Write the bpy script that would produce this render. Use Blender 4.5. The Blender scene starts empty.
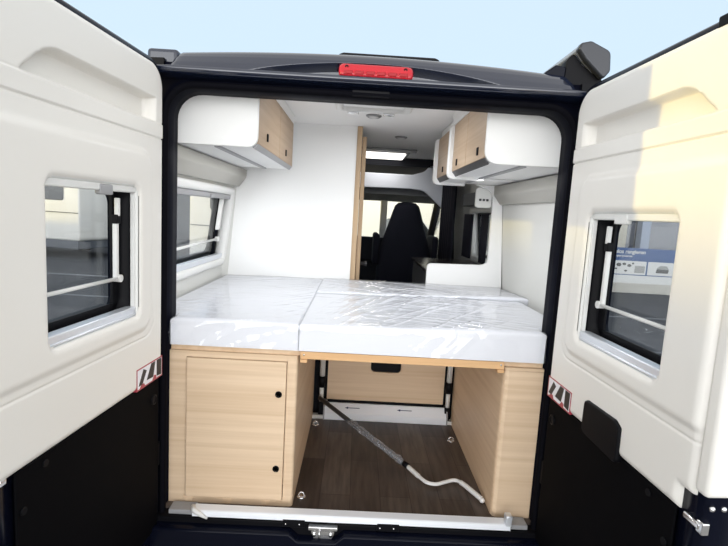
import bpy, bmesh, math, random
import numpy as np
from mathutils import Vector, Matrix, noise
random.seed(7)
sc = bpy.context.scene
col = sc.collection
PI = math.pi

# ------------------------------------------------------------------ materials
MATS = {}
def new_mat(name):
    m = bpy.data.materials.new(name); m.use_nodes = True
    nt = m.node_tree; nt.nodes.clear()
    out = nt.nodes.new('ShaderNodeOutputMaterial')
    return m, nt, out
def pbr(name, color, rough=0.5, metal=0.0, coat=0.0, spec=0.5, bump=0.0, bscale=200.0, var=0.0, vscale=3.0, coat_rough=0.05):
    m, nt, out = new_mat(name)
    b = nt.nodes.new('ShaderNodeBsdfPrincipled')
    b.inputs['Base Color'].default_value = (*color, 1)
    b.inputs['Roughness'].default_value = rough
    b.inputs['Metallic'].default_value = metal
    b.inputs['Coat Weight'].default_value = coat
    b.inputs['Coat Roughness'].default_value = coat_rough
    b.inputs['Specular IOR Level'].default_value = spec
    tc = nt.nodes.new('ShaderNodeTexCoord')
    if var > 0:
        n = nt.nodes.new('ShaderNodeTexNoise'); n.inputs['Scale'].default_value = vscale; n.inputs['Detail'].default_value = 5
        nt.links.new(tc.outputs['Object'], n.inputs['Vector'])
        mx = nt.nodes.new('ShaderNodeMix'); mx.data_type = 'RGBA'
        nt.links.new(n.outputs['Fac'], mx.inputs['Factor'])
        mx.inputs['A'].default_value = (*[c*(1-var) for c in color], 1)
        mx.inputs['B'].default_value = (*[min(1, c*(1+var)) for c in color], 1)
        nt.links.new(mx.outputs['Result'], b.inputs['Base Color'])
    if bump > 0:
        n = nt.nodes.new('ShaderNodeTexNoise'); n.inputs['Scale'].default_value = bscale; n.inputs['Detail'].default_value = 3
        nt.links.new(tc.outputs['Object'], n.inputs['Vector'])
        bp = nt.nodes.new('ShaderNodeBump'); bp.inputs['Strength'].default_value = bump; bp.inputs['Distance'].default_value = 0.002
        nt.links.new(n.outputs['Fac'], bp.inputs['Height']); nt.links.new(bp.outputs['Normal'], b.inputs['Normal'])
    nt.links.new(b.outputs[0], out.inputs[0])
    MATS[name] = m
    return m
def wood(name, c0, c1, scale, rough=0.45):
    """oak decor: noise stretched along the grain"""
    m, nt, out = new_mat(name)
    b = nt.nodes.new('ShaderNodeBsdfPrincipled'); b.inputs['Roughness'].default_value = rough
    b.inputs['Specular IOR Level'].default_value = 0.3
    tc = nt.nodes.new('ShaderNodeTexCoord'); mp = nt.nodes.new('ShaderNodeMapping')
    mp.inputs['Scale'].default_value = scale
    nt.links.new(tc.outputs['Object'], mp.inputs['Vector'])
    n1 = nt.nodes.new('ShaderNodeTexNoise'); n1.inputs['Scale'].default_value = 1.0; n1.inputs['Detail'].default_value = 6; n1.inputs['Roughness'].default_value = 0.62
    n1.inputs['Distortion'].default_value = 0.4
    nt.links.new(mp.outputs[0], n1.inputs['Vector'])
    r = nt.nodes.new('ShaderNodeValToRGB')
    r.color_ramp.elements[0].position = 0.32; r.color_ramp.elements[0].color = (*c0, 1)
    r.color_ramp.elements[1].position = 0.66; r.color_ramp.elements[1].color = (*c1, 1)
    nt.links.new(n1.outputs['Fac'], r.inputs[0]); nt.links.new(r.outputs[0], b.inputs['Base Color'])
    nt.links.new(b.outputs[0], out.inputs[0])
    MATS[name] = m
    return m
def emit(name, color, s):
    m, nt, out = new_mat(name)
    e = nt.nodes.new('ShaderNodeEmission'); e.inputs[0].default_value = (*color, 1); e.inputs[1].default_value = s
    nt.links.new(e.outputs[0], out.inputs[0]); MATS[name] = m
    return m
def schlick(nt, base, normal=None):
    """reflectance from the angle of view, the same from both sides of a thin sheet"""
    g = nt.nodes.new('ShaderNodeNewGeometry'); dt = nt.nodes.new('ShaderNodeVectorMath'); dt.operation = 'DOT_PRODUCT'
    nt.links.new(g.outputs['Incoming'], dt.inputs[0]); nt.links.new(normal or g.outputs['Normal'], dt.inputs[1])
    a = nt.nodes.new('ShaderNodeMath'); a.operation = 'ABSOLUTE'; nt.links.new(dt.outputs['Value'], a.inputs[0])
    b = nt.nodes.new('ShaderNodeMath'); b.operation = 'SUBTRACT'; b.inputs[0].default_value = 1; b.use_clamp = True; nt.links.new(a.outputs[0], b.inputs[1])
    p = nt.nodes.new('ShaderNodeMath'); p.operation = 'POWER'; p.inputs[1].default_value = 5; nt.links.new(b.outputs[0], p.inputs[0])
    m = nt.nodes.new('ShaderNodeMath'); m.operation = 'MULTIPLY_ADD'; m.inputs[1].default_value = 1-base; m.inputs[2].default_value = base; nt.links.new(p.outputs[0], m.inputs[0])
    return m.outputs[0]
def glass(name, tint, rough=0.0, ior=1.45):
    m, nt, out = new_mat(name)
    t = nt.nodes.new('ShaderNodeBsdfTransparent'); t.inputs[0].default_value = (*tint, 1)
    g = nt.nodes.new('ShaderNodeBsdfGlossy'); g.inputs['Roughness'].default_value = rough
    mx = nt.nodes.new('ShaderNodeMixShader')
    nt.links.new(schlick(nt, 0.03), mx.inputs[0]); nt.links.new(t.outputs[0], mx.inputs[1]); nt.links.new(g.outputs[0], mx.inputs[2])
    nt.links.new(mx.outputs[0], out.inputs[0]); MATS[name] = m
    return m
def film(name, milk=0.10, rough=0.07):
    """clear polythene film: mostly see-through, glossy, a little milky"""
    m, nt, out = new_mat(name)
    t = nt.nodes.new('ShaderNodeBsdfTransparent'); t.inputs[0].default_value = (0.97, 0.97, 0.98, 1)
    d = nt.nodes.new('ShaderNodeBsdfDiffuse'); d.inputs[0].default_value = (0.86, 0.88, 0.93, 1)
    g = nt.nodes.new('ShaderNodeBsdfGlossy'); g.inputs['Roughness'].default_value = rough
    tc = nt.nodes.new('ShaderNodeTexCoord'); mp = nt.nodes.new('ShaderNodeMapping'); mp.inputs['Scale'].default_value = (3, 11, 5)
    mp.inputs['Rotation'].default_value = (0, 0, 0.6)
    n = nt.nodes.new('ShaderNodeTexNoise'); n.inputs['Scale'].default_value = 1.6; n.inputs['Detail'].default_value = 3; n.inputs['Distortion'].default_value = 0.6
    bp = nt.nodes.new('ShaderNodeBump'); bp.inputs['Strength'].default_value = 0.22; bp.inputs['Distance'].default_value = 0.02
    nt.links.new(tc.outputs['Object'], mp.inputs[0]); nt.links.new(mp.outputs[0], n.inputs['Vector']); nt.links.new(n.outputs['Fac'], bp.inputs['Height'])
    nt.links.new(bp.outputs['Normal'], g.inputs['Normal'])
    m1 = nt.nodes.new('ShaderNodeMixShader'); m1.inputs[0].default_value = milk
    nt.links.new(t.outputs[0], m1.inputs[1]); nt.links.new(d.outputs[0], m1.inputs[2])
    m2 = nt.nodes.new('ShaderNodeMixShader')
    nt.links.new(schlick(nt, 0.05, bp.outputs['Normal']), m2.inputs[0]); nt.links.new(m1.outputs[0], m2.inputs[1]); nt.links.new(g.outputs[0], m2.inputs[2])
    nt.links.new(m2.outputs[0], out.inputs[0]); MATS[name] = m
    return m
def planks(name):
    m, nt, out = new_mat(name)
    b = nt.nodes.new('ShaderNodeBsdfPrincipled'); b.inputs['Roughness'].default_value = 0.42
    tc = nt.nodes.new('ShaderNodeTexCoord'); mp = nt.nodes.new('ShaderNodeMapping'); mp.inputs['Rotation'].default_value = (0, 0, PI/2)
    nt.links.new(tc.outputs['Object'], mp.inputs[0])
    br = nt.nodes.new('ShaderNodeTexBrick'); br.inputs['Scale'].default_value = 1.0
    br.inputs['Brick Width'].default_value = 0.62; br.inputs['Row Height'].default_value = 0.135; br.inputs['Mortar Size'].default_value = 0.0012
    br.inputs['Color1'].default_value = (0.046, 0.034, 0.030, 1); br.inputs['Color2'].default_value = (0.10, 0.080, 0.070, 1); br.inputs['Mortar'].default_value = (0.012, 0.009, 0.009, 1)
    nt.links.new(mp.outputs[0], br.inputs['Vector'])
    mp2 = nt.nodes.new('ShaderNodeMapping'); mp2.inputs['Scale'].default_value = (45, 5, 1)
    nt.links.new(tc.outputs['Object'], mp2.inputs[0])
    n = nt.nodes.new('ShaderNodeTexNoise'); n.inputs['Scale'].default_value = 1; n.inputs['Detail'].default_value = 5
    nt.links.new(mp2.outputs[0], n.inputs['Vector'])
    mx = nt.nodes.new('ShaderNodeMix'); mx.data_type = 'RGBA'; mx.blend_type = 'MULTIPLY'; mx.inputs['Factor'].default_value = 0.75
    r = nt.nodes.new('ShaderNodeValToRGB'); r.color_ramp.elements[0].position = 0.3; r.color_ramp.elements[0].color = (0.5, 0.5, 0.5, 1); r.color_ramp.elements[1].position = 0.7; r.color_ramp.elements[1].color = (1.5, 1.45, 1.4, 1)
    nt.links.new(n.outputs['Fac'], r.inputs[0])
    nt.links.new(br.outputs['Color'], mx.inputs['A']); nt.links.new(r.outputs[0], mx.inputs['B'])
    nt.links.new(mx.outputs['Result'], b.inputs['Base Color']); nt.links.new(b.outputs[0], out.inputs[0])
    MATS[name] = m
    return m

TRIM   = pbr('door_trim_white', (0.78, 0.755, 0.71), 0.42, bump=0.15, bscale=700)
BLACKP = pbr('black_paint', (0.003, 0.004, 0.010), 0.2, spec=0.12)
FRAMEP = pbr('frame_paint', (0.0035, 0.004, 0.009), 0.5, spec=0.03)
ROOFP  = pbr('roof_paint', (0.008, 0.012, 0.028), 0.10, spec=1.0)
SATIN  = pbr('black_satin', (0.0035, 0.0035, 0.005), 0.5, spec=0.14)
VINYL  = pbr('black_panel', (0.0022, 0.0022, 0.003), 0.7, spec=0.05, bump=0.2, bscale=900)
RUBBER = pbr('rubber', (0.005, 0.005, 0.007), 0.7, spec=0.01)
WHITE  = pbr('white_laminate', (0.84, 0.84, 0.83), 0.35)
WALLW  = pbr('white_wall', (0.84, 0.84, 0.83), 0.5)
CEIL   = pbr('ceiling_white', (0.86, 0.85, 0.83), 0.7)
GREYF  = pbr('grey_fabric', (0.43, 0.42, 0.385), 0.9, bump=0.3, bscale=900)
LGREYF = pbr('light_fabric', (0.64, 0.64, 0.61), 0.9, bump=0.3, bscale=900)
WPLAST = pbr('white_plastic', (0.74, 0.74, 0.72), 0.4)
GPLAST = pbr('grey_plastic', (0.32, 0.32, 0.33), 0.45)
DGREY  = pbr('dark_grey_trim', (0.05, 0.05, 0.055), 0.4)
ALU    = pbr('aluminium', (0.74, 0.77, 0.82), 0.35, metal=0.6)
ALUW   = pbr('anodised_profile', (0.88, 0.91, 0.96), 0.4)
CHROME = pbr('chrome', (0.85, 0.85, 0.86), 0.12, metal=1.0)
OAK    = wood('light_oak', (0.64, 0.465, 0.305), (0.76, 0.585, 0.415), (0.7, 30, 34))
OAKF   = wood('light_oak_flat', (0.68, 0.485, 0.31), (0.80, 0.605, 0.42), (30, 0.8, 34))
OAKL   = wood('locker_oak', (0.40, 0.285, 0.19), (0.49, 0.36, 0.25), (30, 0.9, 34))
BEECH  = wood('beech', (0.62, 0.37, 0.18), (0.74, 0.47, 0.25), (2, 40, 40))
OAKV   = wood('jamb_oak', (0.38, 0.26, 0.155), (0.50, 0.36, 0.225), (30, 30, 1.3))
FLOORM = planks('plank_vinyl')
FOAM   = pbr('mattress_fabric', (0.85, 0.865, 0.90), 0.85)
FILM   = film('clear_film')
SLEEVE = film('crinkled_sleeve', 0.16, 0.04)
GLASS  = glass('window_acrylic', (0.86, 0.88, 0.89))
CLEAR  = glass('clear_glass', (0.95, 0.97, 0.96))
REDL   = pbr('red_lens', (0.42, 0.004, 0.014), 0.18, spec=0.6)
REDD   = pbr('red_lens_core', (0.30, 0.002, 0.008), 0.3, spec=0.3)
SEAT   = pbr('seat_fabric', (0.007, 0.008, 0.015), 0.9, spec=0.2, bump=0.3, bscale=500)
CURT   = pbr('curtain_fabric', (0.010, 0.010, 0.016), 0.9, spec=0.2)
CURTW  = pbr('pleat_pale', (0.5, 0.5, 0.5), 0.9)
WTOP   = pbr('worktop_dark', (0.028, 0.025, 0.025), 0.25)
CABG   = pbr('cab_grey', (0.075, 0.08, 0.088), 0.7)
CABD   = pbr('cab_dark', (0.010, 0.011, 0.016), 0.7, spec=0.2)
CABW   = pbr('cab_shelf_pale', (0.56, 0.59, 0.66), 0.5)
ASPH   = pbr('asphalt', (0.036, 0.041, 0.052), 0.85, bump=0.4, bscale=120, var=0.25, vscale=0.6)
LINEW  = pbr('road_marking', (0.16, 0.17, 0.19), 0.8)
MHW    = pbr('motorhome_white', (0.80, 0.78, 0.74), 0.3, coat=0.4)
MHDK   = pbr('motorhome_glass', (0.02, 0.022, 0.026), 0.12, coat=1.0)
MHGR   = pbr('motorhome_skirt', (0.10, 0.11, 0.13), 0.5)
TYRE   = pbr('tyre', (0.015, 0.015, 0.015), 0.85)
SHOPW  = pbr('showroom_wall', (0.55, 0.53, 0.48), 0.8)
SHOPG  = pbr('showroom_glass', (0.035, 0.045, 0.07), 0.15, coat=1.0)
SHOPC  = pbr('showroom_column', (0.50, 0.48, 0.42), 0.7)
SHOPP  = pbr('showroom_post', (0.30, 0.34, 0.42), 0.6)
BLUE   = pbr('banner_blue', (0.06, 0.11, 0.25), 0.6)
BANW   = pbr('banner_white', (0.62, 0.62, 0.61), 0.6)
BAND   = pbr('banner_dark', (0.10, 0.10, 0.10), 0.6)
BANG   = pbr('banner_grey', (0.32, 0.32, 0.31), 0.6)
STKW   = pbr('sticker_white', (0.80, 0.80, 0.84), 0.4)
STKK   = pbr('sticker_black', (0.012, 0.012, 0.016), 0.4)
STKR   = pbr('sticker_red', (0.38, 0.05, 0.07), 0.4)
ARROW  = pbr('arrow_blue', (0.02, 0.04, 0.12), 0.5)
LAMP   = emit('lamp_diffuser', (1.0, 0.97, 0.92), 2.2)
SPOTL  = pbr('spot_rim', (0.25, 0.25, 0.25), 0.35, metal=0.5)

# ------------------------------------------------------------------ mesh builder
def rrect(x0, x1, z0, z1, r, n=6):
    r = max(1e-4, min(r, (x1-x0)/2-1e-4, (z1-z0)/2-1e-4))
    pts = []
    for cx, cz, a0 in ((x1-r, z1-r, 0), (x0+r, z1-r, PI/2), (x0+r, z0+r, PI), (x1-r, z0+r, 1.5*PI)):
        for k in range(n+1):
            a = a0 + PI/2*k/n
            pts.append((cx+r*math.cos(a), cz+r*math.sin(a)))
    return pts
def rpoly(pts, rad, n=5):
    """polygon with every corner rounded (rad: one value or list)"""
    out = []; N = len(pts)
    for i in range(N):
        r = rad[i] if isinstance(rad, (list, tuple)) else rad
        p = Vector(pts[i]); a = Vector(pts[i-1])-p; b = Vector(pts[(i+1) % N])-p
        if r <= 0:
            out.append(tuple(p)); continue
        la, lb = a.length, b.length; a.normalize(); b.normalize()
        ang = a.angle(b)/2
        t = min(r/max(math.tan(ang), 1e-3), la*0.49, lb*0.49)
        p0 = p+a*t; p1 = p+b*t
        for k in range(n+1):
            s = k/n
            out.append(tuple(p0*(1-s)**2 + p*2*s*(1-s) + p1*s*s))
    return out
class B:
    def __init__(s, T=None):
        s.bm = bmesh.new(); s.T = T or (lambda a, b, c: Vector((a, b, c)))
        s.mi = 0; s.mats = []
    def v(s, p): return s.bm.verts.new(s.T(*p))
    def f(s, vs, smooth=False):
        try:
            f = s.bm.faces.new(vs); f.material_index = s.mi; f.smooth = smooth; return f
        except ValueError:
            return None
    def use(s, m):
        if m not in s.mats: s.mats.append(m)
        s.mi = s.mats.index(m); return s
    def box(s, x0, x1, y0, y1, z0, z1, bev=0.0, seg=2):
        x0, x1 = sorted((x0, x1)); y0, y1 = sorted((y0, y1)); z0, z1 = sorted((z0, z1))
        V = [s.v(p) for p in ((x0,y0,z0),(x1,y0,z0),(x1,y1,z0),(x0,y1,z0),(x0,y0,z1),(x1,y0,z1),(x1,y1,z1),(x0,y1,z1))]
        fs = [s.f([V[i] for i in q]) for q in ((0,3,2,1),(4,5,6,7),(0,1,5,4),(1,2,6,5),(2,3,7,6),(3,0,4,7))]
        if bev > 0:
            es = list({e for f in fs for e in f.edges})
            r = bmesh.ops.bevel(s.bm, geom=es, offset=bev, segments=seg, profile=0.5, affect='EDGES')
            for f in r['faces']: f.material_index = s.mi; f.smooth = True
        return s
    def loops(s, L, closed=False, cap0=True, cap1=True, smooth=True):
        """bridge equal-length rings of 3D points"""
        R = [[s.v(p) for p in l] for l in L]
        n = len(R[0]); m = len(R)
        for i in range(m if closed else m-1):
            a, b = R[i], R[(i+1) % m]
            for k in range(n):
                s.f([a[k], a[(k+1) % n], b[(k+1) % n], b[k]], smooth)
        if not closed:
            if cap0: s.f(R[0][::-1])
            if cap1: s.f(R[-1])
        return s
    def prism(s, poly, axis, d0, d1, bev=0.0, smooth=False):
        def P(p, d):
            return {'x': (d, p[0], p[1]), 'y': (p[0], d, p[1]), 'z': (p[0], p[1], d)}[axis]
        if bev <= 0:
            return s.loops([[P(p, d0) for p in poly], [P(p, d1) for p in poly]], smooth=smooth)
        c = Vector((sum(p[0] for p in poly)/len(poly), sum(p[1] for p in poly)/len(poly)))
        n = len(poly)
        def inset(t):
            o = []
            for i in range(n):
                p = Vector(poly[i]); a = Vector(poly[i-1]); b = Vector(poly[(i+1) % n])
                e1 = (p-a); e2 = (b-p)
                if e1.length < 1e-7: e1 = e2
                if e2.length < 1e-7: e2 = e1
                n1 = Vector((-e1.y, e1.x)).normalized(); n2 = Vector((-e2.y, e2.x)).normalized()
                nn = (n1+n2)
                nn = nn.normalized() if nn.length > 1e-6 else n1
                k = t/max(0.5, nn.dot(n1))
                q1 = p+nn*k
                o.append((q1.x, q1.y))
            return o
        area = sum(poly[i-1][0]*poly[i][1]-poly[i][0]*poly[i-1][1] for i in range(n))
        t = bev if area > 0 else -bev
        ins = inset(t); mid = inset(t*0.3)
        sg = 1 if d1 > d0 else -1
        L = [[P(p, d0) for p in ins], [P(p, d0+sg*bev*0.3) for p in mid], [P(p, d0+sg*bev) for p in poly], [P(p, d1-sg*bev) for p in poly], [P(p, d1-sg*bev*0.3) for p in mid], [P(p, d1) for p in ins]]
        return s.loops(L, smooth=True)
    def tube(s, pts, r, n=12, cap=True):
        P = [Vector(p) for p in pts]; rs = r if isinstance(r, (list, tuple)) else [r]*len(P)
        L = []; up = None
        for i, p in enumerate(P):
            d = (P[min(i+1, len(P)-1)]-P[max(i-1, 0)]).normalized()
            if up is None:
                up = Vector((0,0,1)) if abs(d.z) < 0.9 else Vector((1,0,0))
            x = d.cross(up).normalized(); y = x.cross(d).normalized(); up = y
            L.append([tuple(p+(x*math.cos(2*PI*k/n)+y*math.sin(2*PI*k/n))*rs[i]) for k in range(n)])
        return s.loops(L, cap0=cap, cap1=cap)
    def lathe(s, c, axis, prof, n=20):
        """prof: list of (radius, distance along axis)"""
        c = Vector(c); ax = {'x': Vector((1,0,0)), 'y': Vector((0,1,0)), 'z': Vector((0,0,1))}[axis]
        a = Vector((0,0,1)) if axis != 'z' else Vector((1,0,0)); b = ax.cross(a)
        L = [[tuple(c+ax*d+(a*math.cos(2*PI*k/n)+b*math.sin(2*PI*k/n))*max(r, 1e-4)) for k in range(n)] for r, d in prof]
        return s.loops(L)
    def build(s, name, mat, parent=None, merge=0.0):
        if merge: bmesh.ops.remove_doubles(s.bm, verts=s.bm.verts, dist=merge)
        bmesh.ops.recalc_face_normals(s.bm, faces=s.bm.faces)
        if parent is not None:
            w = Vector((0,0,0)); p = parent
            while p is not None: w += p.location; p = p.parent
        else:
            xs = [v.co for v in s.bm.verts]
            w = Vector(((min(v.x for v in xs)+max(v.x for v in xs))/2, (min(v.y for v in xs)+max(v.y for v in xs))/2, min(v.z for v in xs)))
        bmesh.ops.translate(s.bm, verts=s.bm.verts, vec=-w)
        me = bpy.data.meshes.new(name); s.bm.to_mesh(me); s.bm.free()
        for m in (s.mats or [mat]): me.materials.append(m)
        o = bpy.data.objects.new(name, me); col.objects.link(o)
        if parent is not None: o.parent = parent
        else: o.location = w
        return o
def tag(o, label=None, cat=None, group=None, kind=None):
    if label: o['label'] = label
    if cat: o['category'] = cat
    if group: o['group'] = group
    if kind: o['kind'] = kind
    return o
def thing(name, loc, label, cat, group=None):
    o = bpy.data.objects.new(name, None); o.empty_display_size = 0.1
    col.objects.link(o); o.location = loc
    return tag(o, label, cat, group)
def struct(o): o['kind'] = 'structure'; return o
def copy_tree(o, parent=None):
    c = o.copy(); col.objects.link(c); c.parent = parent
    for ch in list(o.children): copy_tree(ch, c)
    return c

# ------------------------------------------------------------------ dimensions
FZ = 0.60            # load floor
CZ = 2.42            # ceiling
def XL(z): return -(0.935-(max(z, 1.30)-1.39)*0.1295)     # inner face of left wall
def XR(z): return 0.992-(max(z, 1.30)-1.39)*0.10
PY = 1.37            # partition plane

# ================================================================== GROUND
g = B(); g.box(-40, 40, -14, 60, -0.05, 0.0)
struct(g.build('ground', ASPH))
g = B(); g.box(-9, 9, -13.5, 1.5, 0.0, 0.012)  # added pale apron out of view, bounces light into the bay and doors
struct(g.build('bounce_apron', pbr('bounce_paving', (0.27, 0.26, 0.245), 0.85, var=0.12, vscale=2.0)))
for (x0, x1, y0, y1) in ((-16, 3, 9.6, 9.75), (-16, 3, 7.2, 7.3), (4.5, 12, 8.0, 8.1), (4.5, 12, 5.2, 5.3)):
    m = B(); m.box(x0, x1, y0, y1, 0.0, 0.006)
    struct(m.build('road_marking', LINEW))

# ================================================================== VAN SHELL (setting)
b = B(); b.box(-0.96, 0.96, 0.0, 4.0, FZ-0.06, FZ)
struct(b.build('floor', FLOORM))
b = B(); b.box(-0.80, 0.80, 0.10, 3.0, CZ, CZ+0.006)
struct(b.build('ceiling', CEIL))
# left wall with window hole
TLw = lambda y, d, z: Vector((XL(z)-d, y, z))           # d outward
def wall_with_hole(T, outer, hole, d0, d1, bld):
    h = rrect(*hole, 0.03); o = rrect(*outer, 0.001)
    bld.loops([[(p[0], d0, p[1]) for p in h], [(p[0], d0, p[1]) for p in o], [(p[0], d1, p[1]) for p in o], [(p[0], d1, p[1]) for p in h]], closed=True, smooth=False)
b = B(TLw); wall_with_hole(TLw, (0.115, PY+0.02, FZ, CZ), (0.24, 1.315, 1.49, 1.945), 0.0, 0.05, b)
struct(b.build('wall_left', LGREYF))
TRw = lambda y, d, z: Vector((XR(z)+d, y, z))
b = B(TRw); wall_with_hole(TRw, (0.115, 2.95, FZ, CZ), (1.62, 2.30, 1.54, 1.93), 0.0, 0.05, b)
struct(b.build('wall_right', LGREYF))
# washroom partition
b = B()
b.prism([(XL(1.2)+0.002, 1.2), (-0.068, 1.2), (-0.068, CZ), (XL(CZ)+0.002, CZ)], 'y', PY, PY+0.03)
b.box(-0.085, -0.055, PY+0.03, 2.25, FZ, CZ-0.001)
struct(b.build('wall_washroom', WALLW))
b = B(); b.box(-0.068, -0.034, PY-0.012, PY+0.07, FZ+0.6, CZ-0.001, 0.003)
struct(b.build('trim_1', OAKV))
wd = B(); wd.box(-0.032, -0.004, PY+0.03, PY+0.62, FZ+0.02, CZ-0.06, 0.003)
door_in = wd.build('washroom_door', OAKV)
tag(door_in, 'narrow oak washroom door edge beside the white partition', 'door')
b = B(); b.lathe((-0.004, PY+0.20, 1.50), 'x', [(0.012, 0), (0.012, 0.03), (0.018, 0.035), (0.018, 0.05), (0.002, 0.052)], 12)
b.build('door_knob', DGREY, door_in)

# side window of the left wall
def caravan_window(T, y0, y1, z0, z1, mats, parent, inset=0.012):
    """frame, pane, blind box, stay and locking bar of a hinged acrylic window in a wall; T(y, outward, z)"""
    o = (y0-0.0, y1+0.0, z0-0.0, z1+0.0)
    f = B(T)
    def ring(e, d, r): return [(p[0], d, p[1]) for p in rrect(y0-e, y1+e, z0-e, z1+e, r)]
    f.loops([ring(0.045, 0.001, 0.05), ring(0.043, -0.012, 0.05), ring(0.03, -0.016, 0.04), ring(0.008, -0.014, 0.03), ring(0.0, -0.006, 0.025), ring(0.0, 0.052, 0.025), ring(0.02, 0.055, 0.03)], cap0=False, cap1=False)
    f.build('window_frame', WPLAST, parent)
w1 = bpy.data.objects.new('window_1', None); col.objects.link(w1); w1.location = (-0.9, 0.78, 1.5); struct(w1)
caravan_window(TLw, 0.26, 1.30, 1.512, 1.928, None, w1)
b = B(TLw)
hl = [(p[0], 0.045, p[1]) for p in rrect(0.27, 1.29, 1.525, 1.915, 0.03)]; ol = [(p[0], 0.045, p[1]) for p in rrect(0.2, 1.36, 1.46, 1.97, 0.04)]
h2 = [(p[0], 0.075, p[1]) for p in rrect(0.33, 1.195, 1.565, 1.90, 0.05)]
b.loops([hl, [(p[0], 0.062, p[2]) for p in hl], h2, [(p[0], 0.08, p[2]) for p in h2], [(p[0], 0.08, p[2]) for p in ol], ol], closed=False, cap0=False, cap1=False)
b.build('window_seal', SATIN, w1)
b = B(TLw); b.box(0.25, 1.31, 0.060, 0.064, 1.50, 1.94); b.build('window_pane', GLASS, w1)
b = B(TLw); b.box(0.26, 1.30, 0.0, 0.035, 1.512, 1.545, 0.004); b.build('window_sill', ALU, w1)
b = B(TLw); b.box(0.26, 1.30, 0.0, 0.035, 1.897, 1.928, 0.006); b.box(0.86, 0.92, -0.008, 0.02, 1.895, 1.918, 0.004); b.build('blind_cassette', GPLAST, w1)
b = B(TLw); b.tube([(0.28, 0.03, 1.62), (1.22, 0.03, 1.64)], 0.008); b.lathe((1.235, 0.03, 1.64), 'y', [(0.016, -0.01), (0.016, 0.012)], 12); b.build('locking_bar', WPLAST, w1)
b = B(TLw); b.box(1.205, 1.232, 0.02, 0.045, 1.70, 1.90, 0.004); b.build('stay_arm', WPLAST, w1)
# kitchen window
w2 = bpy.data.objects.new('window_2', None); col.objects.link(w2); w2.location = (0.93, 1.96, 1.53); struct(w2)
caravan_window(TRw, 1.63, 2.29, 1.55, 1.915, None, w2)
b = B(TRw); b.box(1.60, 2.32, 0.060, 0.064, 1.53, 1.94); b.build('window_pane', GLASS, w2)

# padded pelmets above the windows
def pelmet(name, X, sgn, y0, y1, z0, z1, label):
    prof = rpoly([(X(z1)-0.002, z1), (X(z1)-0.065, z1), (X(z0+0.06)-0.068, z0+0.06), (X(z0)-0.03, z0), (X(z0)-0.002, z0)], [0, 0.004, 0.03, 0.01, 0])
    b = B(); b.prism([(p[0]*sgn, p[1]) for p in prof], 'y', y0, y1, 0.006)
    o = b.build(name, GREYF); return tag(o, label, 'pelmet')
pelmet('padded_pelmet', lambda z: -XL(z), -1, 0.12, 1.355, 1.985, 2.094, 'grey padded pelmet above the side window under the left locker')
pelmet('padded_pelmet', lambda z: XR(z), 1, 0.12, 1.36, 1.965, 2.083, 'grey padded pelmet on the windowless wall under the right locker')

# roof hatch frame, spot lamps and strip lamp in the ceiling
hv = thing('roof_hatch', (0.02, 0.60, CZ-0.03), 'white roof hatch frame in the ceiling just inside the rear opening', 'hatch')
b = B()
hb = lambda e, z, r: [(p[0], p[1], z) for p in rrect(-0.18-e, 0.215+e, 0.40-e, 0.77+e, r)]
b.loops([hb(0.0, CZ-0.002, 0.03), hb(0.0, CZ-0.026, 0.03), hb(-0.01, CZ-0.03, 0.03), hb(-0.035, CZ-0.03, 0.025), hb(-0.04, CZ-0.002, 0.02)], cap0=False, cap1=False)
b.build('hatch_frame', WPLAST, hv)
b = B(); b.box(-0.14, 0.175, 0.44, 0.73, CZ-0.012, CZ-0.006); b.build('hatch_blind', WHITE, hv)
for x in (-0.09, 0.10):
    b = B(); b.box(x-0.03, x+0.03, 0.752, 0.785, CZ-0.04, CZ-0.018, 0.003); b.build('hatch_clip', CHROME, hv)
for (x, y, lab) in ((0.025, 0.985, 'round recessed spot lamp in the ceiling behind the roof hatch'), (0.245, 1.70, 'small round spot lamp in the ceiling before the strip lamp')):
    t = thing('spot_lamp', (x, y, CZ-0.01), lab, 'lamp', 'spot lamps in the ceiling')
    b = B(); b.lathe((x, y, CZ), 'z', [(0.045, 0), (0.045, -0.006), (0.036, -0.012), (0.030, -0.010), (0.002, -0.008)], 24); b.build('lamp_rim', SPOTL, t)
    b = B(); b.lathe((x, y, CZ-0.004), 'z', [(0.027, 0), (0.027, -0.008), (0.02, -0.010), (0.001, -0.011)], 20); b.build('lamp_lens', WPLAST, t)
sl = thing('strip_lamp', (0.17, 2.70, CZ-0.03), 'bright white strip lamp on the ceiling before the cab', 'lamp')
b = B(); b.box(-0.05, 0.44, 2.32, 2.40, CZ-0.022, CZ-0.001, 0.006); b.box(-0.04, 0.40, 2.52, 3.0, CZ-0.012, CZ-0.001, 0.004); b.build('lamp_housing', SPOTL, sl)
b = B(); b.box(-0.03, 0.365, 2.55, 2.96, CZ-0.026, CZ-0.012, 0.005); b.build('lamp_diffuser', LAMP, sl)

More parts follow.
